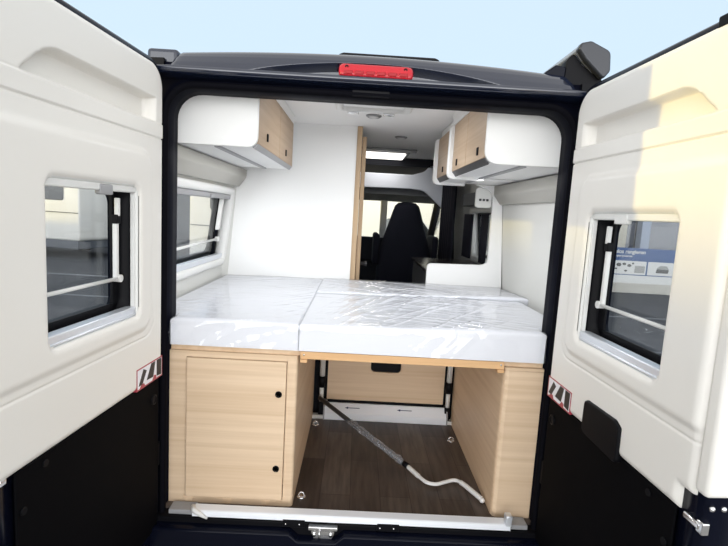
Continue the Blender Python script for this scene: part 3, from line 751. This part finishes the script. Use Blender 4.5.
for s in (-1, 1):
    b = B(); b.tube([(s*0.93, 4.05, 2.06), (s*0.96, 4.9, 1.42)], 0.045, 10)
    b.build('windscreen_pillar', CABD, van)
    b = B(); b.box(s*0.92, s*0.99, 2.96, 3.06, 0.5, 2.3); b.build('door_pillar', CABD, van)
    b = B(); b.box(s*0.90, s*0.99, 3.07, 4.9, 0.4, 1.30); b.build('cab_door', BLACKP, van)
b = B(); b.prism([(4.12, 2.05), (4.125, 2.055), (4.935, 1.425), (4.93, 1.42)], 'x', -0.93, 0.93); b.build('windscreen', CLEAR, van)
for s in (-1, 1):
    b = B(); b.box(s*0.955, s*0.960, 3.06, 4.75, 1.30, 2.05); b.build('cab_side_glass', CLEAR, van)
b = B(); b.prism([(4.9, 1.40), (4.95, 1.41), (5.9, 1.15), (6.0, 0.5), (4.9, 0.5)], 'x', -0.95, 0.95, 0.0); b.build('bonnet', BLACKP, van)
b = B(); b.box(0.23, 0.31, 4.02, 4.06, 1.55, 2.04, 0.012); b.build('blind_post', GPLAST, van)
# wheels (rear axle, just enough to stand the van on)
for (s, y) in ((-1, 1.15), (1, 1.15), (-1, 5.1), (1, 5.1)):
    b = B(); b.lathe((s*0.78, y, 0.34), 'x', [(0.20, 0), (0.33, 0.01), (0.34, 0.04), (0.34, 0.18), (0.33, 0.21), (0.20, 0.22)], 28); b.build('wheel', TYRE, van)

# passenger seat (back view)
ps = thing('passenger_seat', (0.47, 3.15, FZ), 'black cab seat seen from behind through the doorway', 'seat')
b = B()
prof = [(1.05, 0.275, 0.16), (1.18, 0.285, 0.16), (1.35, 0.282, 0.15), (1.52, 0.255, 0.145), (1.66, 0.215, 0.135), (1.80, 0.172, 0.125), (1.90, 0.142, 0.12), (1.955, 0.122, 0.11), (1.985, 0.09, 0.085), (1.995, 0.04, 0.04)]
L = []
for (z, hx, hy) in prof:
    ring_ = []
    for k in range(28):
        a = 2*PI*k/28; c, s_ = math.cos(a), math.sin(a)
        ring_.append((0.462+hx*math.copysign(abs(c)**0.6, c), 3.10+0.06*(z-1.05)+hy*math.copysign(abs(s_)**0.7, s_), z))
    L.append(ring_)
b.loops(L); b.build('backrest', SEAT, ps)
b = B(); b.box(0.20, 0.72, 3.15, 3.65, 1.0, 1.16, 0.05, 4); b.build('seat_cushion', SEAT, ps)
b = B(); b.box(0.26, 0.66, 3.15, 3.60, FZ, 1.0, 0.01); b.build('seat_base', CABD, ps)
for x in (0.165, 0.765):
    b = B(); b.box(x-0.032, x+0.032, 3.02, 3.45, 1.38 if x > 0.3 else 1.34, 1.66, 0.03, 4); b.build('armrest', SEAT, ps)

# ------------------------------------------------------------------ awning
aw = thing('awning', (0.83, 1.9, 2.42), 'dark awning box running along the roof edge, seen at its end cap', 'awning')
AP = rpoly([(0.768, 2.525), (0.778, 2.547), (0.815, 2.556), (0.893, 2.522), (0.899, 2.45), (0.874, 2.419), (0.80, 2.485)], [0.01, 0.012, 0.02, 0.03, 0.02, 0.012, 0.02], 5)
b = B(); b.prism(AP, 'y', 0.02, 0.055, 0.007); b.build('end_cap', pbr('awning_cap', (0.022, 0.025, 0.034), 0.3), aw)
b = B(); b.prism([((p[0]-0.83)*0.97+0.83, (p[1]-2.49)*0.97+2.49) for p in AP], 'y', 0.056, 3.6, 0.0, smooth=False); b.build('cassette', pbr('awning_grey', (0.15, 0.16, 0.19), 0.35, coat=0.6), aw)
b = B(); b.prism(rpoly([(0.735, 2.385), (0.89, 2.385), (0.885, 2.43), (0.80, 2.478), (0.765, 2.52), (0.742, 2.49)], 0.012), 'y', 0.056, 0.112, 0.004); b.build('bracket', SATIN, aw)
b = B(); b.prism(rpoly([(0.655, 2.40), (0.735, 2.40), (0.74, 2.465), (0.70, 2.47), (0.66, 2.44)], 0.01), 'y', 0.05, 0.112, 0.005); b.build('rail_foot', BLACKP, aw)

# ================================================================== REAR DOORS
def sstep(a, b_, x):
    t = np.clip((x-a)/(b_-a), 0, 1); return t*t*(3-2*t)
def sd_rrect(U, Z, u0, u1, z0, z1, r):
    cx, cz = (u0+u1)/2, (z0+z1)/2
    qx = np.abs(U-cx)-(u1-u0)/2+r; qz = np.abs(Z-cz)-(z1-z0)/2+r
    return np.hypot(np.maximum(qx, 0), np.maximum(qz, 0))+np.minimum(np.maximum(qx, qz), 0)-r   # negative inside
def rear_door(sgn, hx, hy, ang, label, u_end, mirror):
    a = math.radians(ang)
    D = Vector((sgn*math.sin(a), -math.cos(a), 0)); O = Vector((sgn*math.cos(a), math.sin(a), 0)); H = Vector((sgn*hx, hy, 0))
    T = lambda u, y, z: H+D*u+O*y+Vector((0, 0, z))
    W0, W1, Z0, Z1 = 0.185, 0.632, 1.458, 1.908          # window opening in the trim
    E = 0.83
    # shell (root part of this door)
    s = B(T)
    def ring(u0, u1, z0, z1, r, y): return [(p[0], y, p[1]) for p in rrect(u0, u1, z0, z1, r, 7)]
    s.loops([ring(W0-0.01, W1+0.01, Z0-0.01, Z1+0.01, 0.03, 0.056), ring(0.03, 0.735, 0.57, 2.325, 0.04, 0.056), ring(0.028, 0.737, 0.568, 2.327, 0.04, 0.016), ring(-0.02, E-0.012, 0.47, 2.357, 0.085, 0.016), ring(-0.026, E-0.002, 0.455, 2.366, 0.09, 0.026), ring(-0.026, E, 0.455, 2.370, 0.09, 0.080), ring(-0.02, E-0.01, 0.47, 2.36, 0.085, 0.095), ring(W0+0.02, W1-0.02, Z0+0.02, Z1-0.02, 0.05, 0.095), ring(W0+0.02, W1-0.02, Z0+0.02, Z1-0.02, 0.05, 0.070), ring(W0-0.01, W1+0.01, Z0-0.01, Z1+0.01, 0.03, 0.055)], closed=True)
    dr = s.build('rear_door', BLACKP, van); dr['label'] = label
    # trim panel as a relief
    us = np.unique(np.concatenate([np.arange(-0.012, u_end+0.02, 0.006), [W0-0.002, W1+0.002]]))
    zs = np.unique(np.concatenate([np.arange(1.165, 2.365, 0.006), np.arange(2.080, 2.150, 0.0025), np.arange(1.35, 1.40, 0.003), np.arange(2.20, 2.24, 0.003)]))
    def thin(a):
        o = [a[0]]
        for v in a[1:]:
            if v-o[-1] > 0.0016: o.append(v)
        return np.array(o)
    us = thin(us); zs = thin(zs)
    U, Z = np.meshgrid(us, zs)
    Y = np.zeros_like(U)
    d = -sd_rrect(U, Z, -0.002, u_end, 1.181, 2.347, 0.0)
    d_top = -sd_rrect(U, Z, -0.002, u_end+0.3, 0.8, 2.347, 0.085)
    d = np.minimum(d, d_top)
    if mirror:   # notch at the free end, low corner
        d = np.minimum(d, np.maximum(0.752-U, Z-1.238))
    Y += 0.014*np.clip(1-d/0.022, 0, 1)**2.2
    Y = np.where(d < 0, 0.03, Y)
    Y = np.where((d < 0) & (Z < 1.181), 0.0135, Y) if False else Y
    # recess
    slant = (0.695-U)*0.62+(2.147-Z)*0.72
    rec = np.minimum(np.minimum(2.226-Z, U-0.062), np.minimum(slant*1.0, Z-2.142))
    # soften the upper free corner
    k = 0.02
    rec = np.minimum(rec, 0.028-np.hypot(np.maximum(0.028-(2.226-Z), 0), np.maximum(0.028-slant, 0)))
    Y += 0.046*sstep(-0.001, 0.008, rec)
    # ledge band
    Y += -0.003*sstep(2.086, 2.090, Z)*(1-sstep(2.136, 2.140, Z))
    Y += 0.0015*np.exp(-((Z-2.141)/0.0022)**2)+0.006*np.exp(-((Z-2.0865)/0.0022)**2)
    # window surround field
    f = -sd_rrect(U, Z, 0.095, 1.2, 1.392, 2.035, 0.07)
    Y += -0.011*sstep(-0.004, 0.022, f)
    gr = np.abs(-sd_rrect(U, Z, 0.075, 1.2, 1.368, 3.0, 0.06))
    Y += 0.004*np.exp(-(gr/0.003)**2)*(Z < 1.46)
    # swage near the top edge
    # window dish
    wdis = sd_rrect(U, Z, W0, W1, Z0, Z1, 0.03)
    Y += 0.010*np.clip(1-wdis/0.016, 0, 1)**2
    t = B(T)
    bmv = [[None]*len(us) for _ in zs]
    for j in range(len(zs)):
        for i in range(len(us)): bmv[j][i] = t.bm.verts.new(T(float(U[j, i]), float(Y[j, i]), float(Z[j, i])))
    for j in range(len(zs)-1):
        for i in range(len(us)-1):
            if wdis[j:j+2, i:i+2].max() < 0.002: continue
            if d[j:j+2, i:i+2].max() < -0.004: continue
            t.f([bmv[j][i], bmv[j][i+1], bmv[j+1][i+1], bmv[j+1][i]], True)
    loose = [v for v in t.bm.verts if not v.link_faces]
    bmesh.ops.delete(t.bm, geom=loose, context='VERTS')
    tr = t.build('trim_panel', TRIM, dr); tr['label'] = 'white moulded trim panel'
    # make normals face the inside of the open door
    # lower black panel
    p = B(T); p.box(0.012, 0.742, 0.008, 0.0155, 0.55, 1.1805, 0.003); lp = p.build('lower_panel', VINYL, dr)
    for (u, z) in ((0.64, 1.155), (0.72, 1.07)):
        p = B(T); p.loops([[(u+0.010*math.cos(q), y, z+0.010*math.sin(q)) for q in [2*PI*k/14 for k in range(14)]] for y in (0.008, 0.004)]); p.build('panel_clip', SATIN, dr)
    # window frame lip
    fr = B(T)
    def rg(e, y, r): return [(q[0], y, q[1]) for q in rrect(W0-e, W1+e, Z0-e, Z1+e, r, 7)]
    fr.loops([rg(0.006, 0.006, 0.032), rg(0.004, -0.001, 0.03), rg(0.0, 0.0, 0.028), rg(-0.004, 0.006, 0.024), rg(-0.006, 0.022, 0.022), rg(0.004, 0.026, 0.03)], cap0=False, cap1=False)
    fr.build('window_frame', WPLAST, dr)
    # dark seal ring at the outer skin
    sl_ = B(T)
    sl_.loops([rg(-0.004, 0.023, 0.024), rg(-0.010, 0.030, 0.03), rg(-0.020, 0.045, 0.05), rg(-0.024, 0.085, 0.05), rg(0.0, 0.085, 0.05), rg(0.0, 0.023, 0.05)], closed=True)
    sl_.build('window_seal', SATIN, dr)
    hs = B(T); hs.box(W0+0.006, W0+0.055, 0.058, 0.068, Z0+0.01, Z1-0.01, 0.002); hs.box(W0+0.006, W1-0.006, 0.058, 0.068, Z0+0.004, Z0+0.05, 0.002); hs.build('window_border', SATIN, dr)
    gl = B(T); gl.box(W0+0.004, W1-0.004, 0.072, 0.076, Z0+0.004, Z1-0.004); gl.build('window_pane', GLASS, dr)
    # blind cassette with grip, side rail and sill bar
    c = B(T); c.box(W0+0.003, W1-0.003, 0.004, 0.024, Z1-0.026, Z1-0.003, 0.005); c.build('blind_cassette', WPLAST, dr)
    c = B(T); c.box(0.328, 0.395, 0.000, 0.020, Z1-0.038, Z1-0.006, 0.005); c.build('blind_grip', GPLAST if not mirror else WPLAST, dr)
    c = B(T); c.box(W0+0.0045, W0+0.012, 0.006, 0.021, Z0+0.02, Z1-0.027, 0.002); c.build('side_rail', WPLAST, dr)
    c = B(T); c.box(W0+0.004, W1-0.004, 0.004, 0.040, Z0+0.004, Z0+0.034, 0.004); c.box(W0+0.004, W1-0.004, 0.000, 0.012, Z0+0.003, Z0+0.012, 0.003); c.build('sill_bar', ALU, dr)
    # stay arm and locking bar
    c = B(T)
    q0 = W0+0.052; c.box(q0-0.008, q0+0.008, 0.040, 0.056, Z0+0.125, Z0+0.325, 0.004); c.box(q0-0.006, q0+0.006, 0.034, 0.050, Z0+0.345, Z0+0.405, 0.003); c.build('stay_arm', WPLAST, dr)
    c = B(T); c.box(q0-0.013, q0+0.013, 0.036, 0.058, Z0+0.320, Z0+0.350, 0.003); c.build('stay_clamp', SATIN, dr)
    c = B(T); c.tube([(W0+0.045, 0.044, Z0+0.135), (W1-0.01, 0.044, Z0+0.135)], 0.006, 10); c.build('locking_bar', WPLAST, dr)
    c = B(T); c.loops([[(W0+0.040+0.013*math.cos(q), y, Z0+0.135+0.013*math.sin(q)) for q in [2*PI*k/16 for k in range(16)]] for y in (0.060, 0.036)]); c.build('locking_catch', WPLAST, dr)
    # sticker: plate with black and red marks, read from left to right on both doors
    su0, su1, sz0, sz1 = 0.004, 0.194, 1.1815, 1.262
    def SP(s_, v_, y): u = su0+(su1-su0)*(s_ if mirror else 1-s_); return (u, y, sz0+(sz1-sz0)*v_)
    k = B(T); k.use(STKR)
    k.loops([[SP(*q, y) for q in ((0, 0), (1, 0), (1, 1), (0, 1))] for y in (0.012, -0.0008)], smooth=False)
    k.use(STKW)
    k.loops([[SP(*q, y) for q in ((0.03, 0.07), (0.97, 0.07), (0.97, 0.94), (0.03, 0.94))] for y in (-0.0008, -0.0014)], smooth=False)
    k.use(STKK)
    for poly in (((0.06, 0.20), (0.20, 0.20), (0.36, 0.74), (0.24, 0.88)), ((0.36, 0.26), (0.62, 0.22), (0.70, 0.93), (0.54, 0.93)), ((0.76, 0.16), (0.95, 0.10), (0.95, 0.93), (0.76, 0.93))):
        k.loops([[SP(*q, y) for q in poly] for y in (-0.0014, -0.0020)], smooth=False)
    k.use(STKR)
    for poly in (((0.10, 0.07), (0.30, 0.07), (0.26, 0.22), (0.16, 0.22)), ((0.58, 0.07), (0.74, 0.07), (0.74, 0.22), (0.66, 0.28))):
        k.loops([[SP(*q, y) for q in poly] for y in (-0.0014, -0.0019)], smooth=False)
    k.build('sticker', STKW, dr)
    # pull pocket / button
    if mirror:
        k = B(T); pol = rpoly([(0.292, 1.168), (0.505, 1.160), (0.503, 1.272), (0.475, 1.286), (0.310, 1.282), (0.294, 1.272)], [0.02, 0.02, 0.012, 0.02, 0.012, 0.01])
        k.loops([[(q[0], y, q[1]) for q in pol] for y in (0.014, -0.006)]+[[((q[0]-0.4)*0.95+0.4, -0.010, (q[1]-1.22)*0.93+1.22) for q in pol]]); k.build('pull_handle', SATIN, dr)
    k = B(T); k.loops([[(0.055+r_*math.cos(q), y, 1.100+r_*math.sin(q)) for q in [2*PI*i/18 for i in range(18)]] for (r_, y) in ((0.020, 0.009), (0.020, 0.004), (0.015, 0.002), (0.012, 0.006))]); k.build('panel_button', SATIN, dr)
    # latch on the free edge
    k = B(T); k.box(0.812, E+0.004, 0.006, 0.024, 1.165, 1.195, 0.003); k.box(0.770, 0.824, 0.004, 0.016, 1.172, 1.188, 0.004); k.build('latch', CHROME, dr)
    for (y, z) in ((0.026, 1.230), (0.054, 1.230), (0.050, 1.10)):
        k = B(T); k.loops([[(u, y+r_*math.cos(q), z+r_*math.sin(q)) for q in [2*PI*i/12 for i in range(12)]] for (r_, u) in ((0.007, E-0.004), (0.007, E+0.002), (0.002, E+0.005))]); k.build('bolt', CHROME, dr)
    # top catch
    k = B(T); k.box(0.66, 0.76, 0.004, 0.05, 2.338, 2.366, 0.004); k.build('top_catch', SATIN, dr)
    # hinges
    for z in (0.85, 1.62, 2.15):
        k = B(T); k.box(-0.035, 0.02, 0.012, 0.05, z-0.05, z+0.05, 0.005); k.build('hinge', SATIN, dr)
    if mirror:   # pale return of the trim at the free end
        k = B(T); k.box(0.792, 0.834, 0.004, 0.0965, 1.255, 2.33, 0.012, 3); k.build('edge_trim', TRIM, dr)
    return dr
rear_door(-1, 0.770, -0.04, 4.1, 'open rear door at the side-window side with white inner trim', 0.83, False)
rear_door(1, 0.762, -0.04, 2.2, 'open rear door with black pull handle in its white inner trim', 0.795, True)

# ================================================================== OUTSIDE
def motorhome(loc, rz, label, length=6.6):
    """parked coach-built motorhome; long side faces local -Y"""
    t = thing('motorhome', loc, label, 'motorhome', 'motorhomes parked in the yard')
    t.rotation_euler.z = rz
    L2 = length/2
    sd = rpoly([(-L2, 0.55), (L2*0.62, 0.55), (L2*0.62, 0.5), (L2, 0.55), (L2+0.35, 1.05), (L2*0.86, 1.25), (L2*0.70, 1.75), (L2*0.92, 2.1), (L2*0.86, 2.75), (L2*0.5, 2.95), (-L2, 2.9)], [0.12, 0, 0, 0.1, 0.1, 0.05, 0.05, 0.25, 0.3, 0.2, 0.2], 5)
    def mk(name, mat, fn, parent=t):
        b = B(); fn(b); 
        bmesh.ops.recalc_face_normals(b.bm, faces=b.bm.faces)
        me = bpy.data.meshes.new(name); b.bm.to_mesh(me); b.bm.free(); me.materials.append(mat)
        o = bpy.data.objects.new(name, me); col.objects.link(o); o.parent = parent; return o
    mk('body', MHW, lambda b: b.prism(sd, 'y', -1.1, 1.1, 0.05))
    mk('skirt', MHGR, lambda b: b.box(-L2+0.1, L2*0.9, -1.06, 1.06, 0.30, 0.62, 0.03))
    for (x0, x1, z0, z1) in ((-L2+0.55, -L2+1.45, 1.72, 2.26), (-0.5, 0.6, 1.68, 2.28)):
        mk('side_window', MHDK, lambda b: b.prism(rrect(x0, x1, z0, z1, 0.08), 'y', -1.115, -1.08, 0.006))
    mk('cab_window', MHDK, lambda b: b.prism(rpoly([(L2*0.40, 1.30), (L2*0.74, 1.30), (L2*0.62, 1.78), (L2*0.40, 1.78)], 0.06), 'y', -1.115, -1.08, 0.006))
    mk('waist_rail', MHGR, lambda b: b.box(-L2+0.05, L2*0.6, -1.118, -1.09, 1.36, 1.385))
    mk('entry_door', MHW, lambda b: b.prism(rrect(-1.5, -0.9, 0.62, 2.45, 0.06), 'y', -1.125, -1.09, 0.008))
    for x in (-L2*0.45, L2*0.66):
        for s in (-1, 1):
            w = mk('wheel', TYRE, lambda b: b.lathe((x, s*0.98-0.11, 0.34), 'y', [(0.2, 0), (0.33, 0.01), (0.34, 0.05), (0.34, 0.17), (0.33, 0.21), (0.2, 0.22)], 24))
            mk('hub_cap', ALU, lambda b: b.lathe((x, s*0.98+(0.115 if s > 0 else -0.115), 0.34), 'y', [(0.20, -0.006), (0.19, 0.004), (0.001, 0.008)], 20), w)
    return t
mh = motorhome((-11.1, 14.3, 0), math.radians(-14), 'white motorhome with dark windows seen through the rear door without pull handle')
mh.scale.x = -1
c = copy_tree(mh); c.location = (-0.43, 9.45, 0); c.rotation_euler.z = math.radians(-16); c.scale.x = 1; c['label'] = 'white motorhome seen through the side window and the windscreen'
# showroom
sh = thing('showroom', (8.0, 12.5, 0), 'showroom front with dark glazing and pale columns behind the blue banner', 'building')
b = B(); b.box(3.9, 15, 12.2, 16, 0, 0.72); b.box(3.9, 15, 12.2, 16, 2.95, 3.5); b.box(3.9, 15, 12.6, 16, 0.72, 2.95); b.build('wall', SHOPW, sh)
for k in range(7):
    x0 = 4.0+k*1.42
    b = B(); b.box(x0, x0+1.38, 12.52, 12.59, 0.74, 2.94, 0.01); b.build('glazing', SHOPG, sh)
for (x, w, m) in ((7.02, 0.20, SHOPC), (7.62, 0.20, SHOPC), (8.38, 0.13, SHOPP), (10.2, 0.2, SHOPC), (12.0, 0.2, SHOPC)):
    b = B(); b.box(x-w, x+w, 12.22, 12.5, 0.722, 2.948, 0.01); b.build('column', m, sh)
b = B(); b.box(3.9, 15, 11.9, 12.195, 0, 0.45, 0.01); b.build('plinth', SHOPW, sh)
bn = thing('banner', (6.9, 9.0, 0.7), 'blue and white advertising banner with photos hanging before the showroom', 'banner')
b = B(); b.box(5.3, 8.6, 9.0, 9.02, 1.15, 1.42); b.build('header', BLUE, bn)
b = B(); b.box(5.3, 8.6, 9.0, 9.02, 0.80, 1.148); b.build('sheet', BLUE, bn)
for (x0, x1, kind) in ((5.75, 6.56, 0), (6.60, 7.26, 1), (7.30, 8.0, 1)):
    b = B(); b.use(BANW); b.box(x0, x1, 8.994, 9.0, 0.82, 1.125)
    b.use(BAND)
    if kind == 0:
        for (p, q, r_) in ((0.18, 1.03, 0.06), (0.30, 1.05, 0.045), (0.42, 1.02, 0.05), (0.12, 0.94, 0.03), (0.35, 0.90, 0.035), (0.50, 1.07, 0.03)):
            b.prism([(x0+p+r_*math.cos(a_), q+r_*0.7*math.sin(a_)) for a_ in [2*PI*i/9 for i in range(9)]], 'y', 8.990, 8.9945)
        b.use(BANG); b.box(x0+0.55, x0+0.78, 8.992, 8.9945, 0.86, 1.02)
    else:
        cx = (x0+x1)/2
        b.prism(rpoly([(cx-0.14, 0.88), (cx+0.14, 0.88), (cx+0.16, 0.96), (cx-0.12, 0.97)], 0.02), 'y', 8.990, 8.9945)
        b.use(BANG); b.prism(rpoly([(cx-0.15, 0.965), (cx+0.17, 0.955), (cx+0.10, 1.05), (cx-0.05, 1.05)], 0.02), 'y', 8.991, 8.9944)
    b.build('photo', BANW, bn)
b = B(); b.box(5.3, 8.6, 9.0, 9.02, 0.62, 0.798); b.build('lower_band', BANW, bn)
for x in (5.35, 8.55):
    b = B(); b.tube([(x, 9.05, 0.0), (x, 9.05, 1.45)], 0.025, 10); b.build('post', GPLAST, bn)
def lettering(name, text, x, z, size, bold):
    cu = bpy.data.curves.new('lettering', 'FONT'); cu.body = text; cu.size = size; cu.extrude = 0.003; cu.offset = bold
    cu.materials.append(BANW)
    q = bpy.data.objects.new('lettering', cu); col.objects.link(q); bpy.context.view_layer.update()
    me = bpy.data.meshes.new_from_object(q.evaluated_get(bpy.context.evaluated_depsgraph_get())); bpy.data.objects.remove(q)
    o = bpy.data.objects.new(name, me); col.objects.link(o); o.parent = bn
    o.location = (x-6.9, -0.004, z-0.7); o.rotation_euler = (PI/2, 0, 0)
lettering('headline', 'Mühelos rangieren', 5.595, 1.295, 0.122, 0.003)
lettering('subline', 'mit Rangiersystemen', 5.66, 1.215, 0.066, 0.001)
b = B(); b.box(-20, -0.6, 23, 27, 0, 5.2); tag(b.build('grey_backdrop', pbr('backdrop_grey', (0.06, 0.072, 0.09), 0.8)), 'plain grey backdrop behind the motorhomes, added for the grey reflections in the windows', 'building')  # added backdrop, stands in for grey reflections in the window glass
# unseen wall and block added towards the sun to shade yard and van
wl = B(); wl.box(-30, -24, -1.9, 24, 0, 1.30); tag(wl.build('shade_wall', SHOPW), 'added low wall out of view that shades the foot of the motorhomes', 'wall')
hl_ = thing('shade_block', (-26, -6, 0), 'added grey block out of view that shades the van from the low sun', 'building')
b = B(); b.box(-30, -24, -26, -2.4, 0, 2.06); b.build('wall', SHOPW, hl_)
b = B(); b.box(-30.2, -23.8, -26.2, -2.2, 2.06, 2.16); b.build('roof', MHGR, hl_)

# ================================================================== LIGHT
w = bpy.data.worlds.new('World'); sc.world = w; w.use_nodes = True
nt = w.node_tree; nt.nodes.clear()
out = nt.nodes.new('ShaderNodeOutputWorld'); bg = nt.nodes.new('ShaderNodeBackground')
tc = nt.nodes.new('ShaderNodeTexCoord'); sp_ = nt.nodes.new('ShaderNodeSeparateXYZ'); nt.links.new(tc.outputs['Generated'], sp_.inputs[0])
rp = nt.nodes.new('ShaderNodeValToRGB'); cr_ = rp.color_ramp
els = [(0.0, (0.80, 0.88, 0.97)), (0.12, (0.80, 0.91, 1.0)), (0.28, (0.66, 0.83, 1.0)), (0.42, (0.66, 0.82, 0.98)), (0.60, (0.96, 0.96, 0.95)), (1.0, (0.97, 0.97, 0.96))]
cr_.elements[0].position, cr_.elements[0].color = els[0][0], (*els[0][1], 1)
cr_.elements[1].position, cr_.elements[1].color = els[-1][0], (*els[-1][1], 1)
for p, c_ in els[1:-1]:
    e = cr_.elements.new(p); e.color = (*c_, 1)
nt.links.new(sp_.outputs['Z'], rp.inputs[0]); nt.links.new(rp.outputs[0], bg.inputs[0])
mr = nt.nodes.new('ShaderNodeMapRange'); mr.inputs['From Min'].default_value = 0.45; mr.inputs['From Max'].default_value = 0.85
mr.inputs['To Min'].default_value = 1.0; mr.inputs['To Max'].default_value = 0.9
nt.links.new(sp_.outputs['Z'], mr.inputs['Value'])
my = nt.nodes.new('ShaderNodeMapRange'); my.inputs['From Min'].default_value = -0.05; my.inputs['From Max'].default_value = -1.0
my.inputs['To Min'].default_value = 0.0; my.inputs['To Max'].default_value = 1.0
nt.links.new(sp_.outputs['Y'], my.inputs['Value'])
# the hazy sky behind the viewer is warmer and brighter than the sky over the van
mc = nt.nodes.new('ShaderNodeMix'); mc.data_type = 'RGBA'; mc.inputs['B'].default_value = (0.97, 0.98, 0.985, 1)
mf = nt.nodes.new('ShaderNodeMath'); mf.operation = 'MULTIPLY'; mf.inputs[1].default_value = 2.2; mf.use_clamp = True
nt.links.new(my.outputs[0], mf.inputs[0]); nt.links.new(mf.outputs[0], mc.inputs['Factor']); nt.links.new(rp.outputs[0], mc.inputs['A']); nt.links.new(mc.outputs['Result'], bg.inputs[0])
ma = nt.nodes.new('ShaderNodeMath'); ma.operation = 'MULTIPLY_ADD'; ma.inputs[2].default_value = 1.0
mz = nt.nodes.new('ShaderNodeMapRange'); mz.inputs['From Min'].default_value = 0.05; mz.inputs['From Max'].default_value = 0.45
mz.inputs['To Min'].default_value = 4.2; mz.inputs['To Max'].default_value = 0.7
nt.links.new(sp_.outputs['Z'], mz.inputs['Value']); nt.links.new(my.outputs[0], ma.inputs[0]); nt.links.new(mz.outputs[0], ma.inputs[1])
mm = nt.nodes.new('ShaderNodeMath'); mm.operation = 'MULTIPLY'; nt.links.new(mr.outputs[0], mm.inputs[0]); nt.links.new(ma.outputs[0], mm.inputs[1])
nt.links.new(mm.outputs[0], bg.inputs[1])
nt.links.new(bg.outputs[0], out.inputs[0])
def light(name, kind, loc, energy, color=(1, 1, 1), size=None, rot=(0, 0, 0), sy=None):
    l = bpy.data.lights.new(name, kind); l.energy = energy; l.color = color
    if kind == 'AREA':
        l.size = size; 
        if sy: l.shape = 'RECTANGLE'; l.size_y = sy
    elif kind == 'SUN': l.angle = size
    else: l.shadow_soft_size = size or 0.03
    o = bpy.data.objects.new(name, l); col.objects.link(o); o.location = loc; o.rotation_euler = rot
    return o
el = math.radians(0.8)
sd_ = Vector((1.61, 0.39, 0)).normalized(); sd_ = Vector((sd_.x*math.cos(el), sd_.y*math.cos(el), -math.sin(el)))
so = light('sun', 'SUN', (-20, -6, 8), 2.0, (1.0, 0.77, 0.22), math.radians(0.9))
so.rotation_euler = sd_.to_track_quat('-Z', 'Y').to_euler()
light('roof_hatch_daylight', 'AREA', (0.02, 0.585, CZ-0.035), 5.0, (0.93, 0.97, 1.0), 0.30, (0, 0, 0), 0.28)
light('strip_lamp_light', 'AREA', (0.17, 2.75, CZ-0.03), 2.0, (1, 0.95, 0.88), 0.38, (0, 0, 0), 0.38)
light('left_locker_strip', 'AREA', (-0.62, 0.63, 2.088), 2.0, (0.98, 0.98, 1.0), 0.02, (0, 0, 0), 0.9)
light('right_locker_strip', 'AREA', (0.637, 0.63, 2.079), 2.0, (0.98, 0.98, 1.0), 0.02, (0, 0, 0), 0.9)

# ================================================================== CAMERA
cam = bpy.data.cameras.new('camera'); cam.sensor_width = 36.0; cam.lens = 485.0/728*36.0; cam.clip_start = 0.02; cam.clip_end = 300
co = bpy.data.objects.new('camera', cam); col.objects.link(co)
pitch, roll, yaw = math.radians(7.05), math.radians(3.3), math.radians(-1.0)
fw = Vector((math.sin(-yaw)*math.cos(pitch), math.cos(yaw)*math.cos(pitch), -math.sin(pitch)))
r0 = fw.cross(Vector((0, 0, 1))).normalized(); u0 = r0.cross(fw)
r2 = r0*math.cos(roll)+u0*math.sin(roll); u2 = u0*math.cos(roll)-r0*math.sin(roll)
M = Matrix((r2, u2, -fw)).transposed().to_4x4(); M.translation = Vector((-0.03, -1.9, 1.86))
co.matrix_world = M
sc.camera = co
sc.view_settings.view_transform = 'Standard'; sc.view_settings.look = 'None'
sc.view_settings.exposure = 0.08; sc.view_settings.gamma = 1.0; sc.view_settings.use_curve_mapping = False
sc.cycles.max_bounces = 12; sc.cycles.transparent_max_bounces = 24
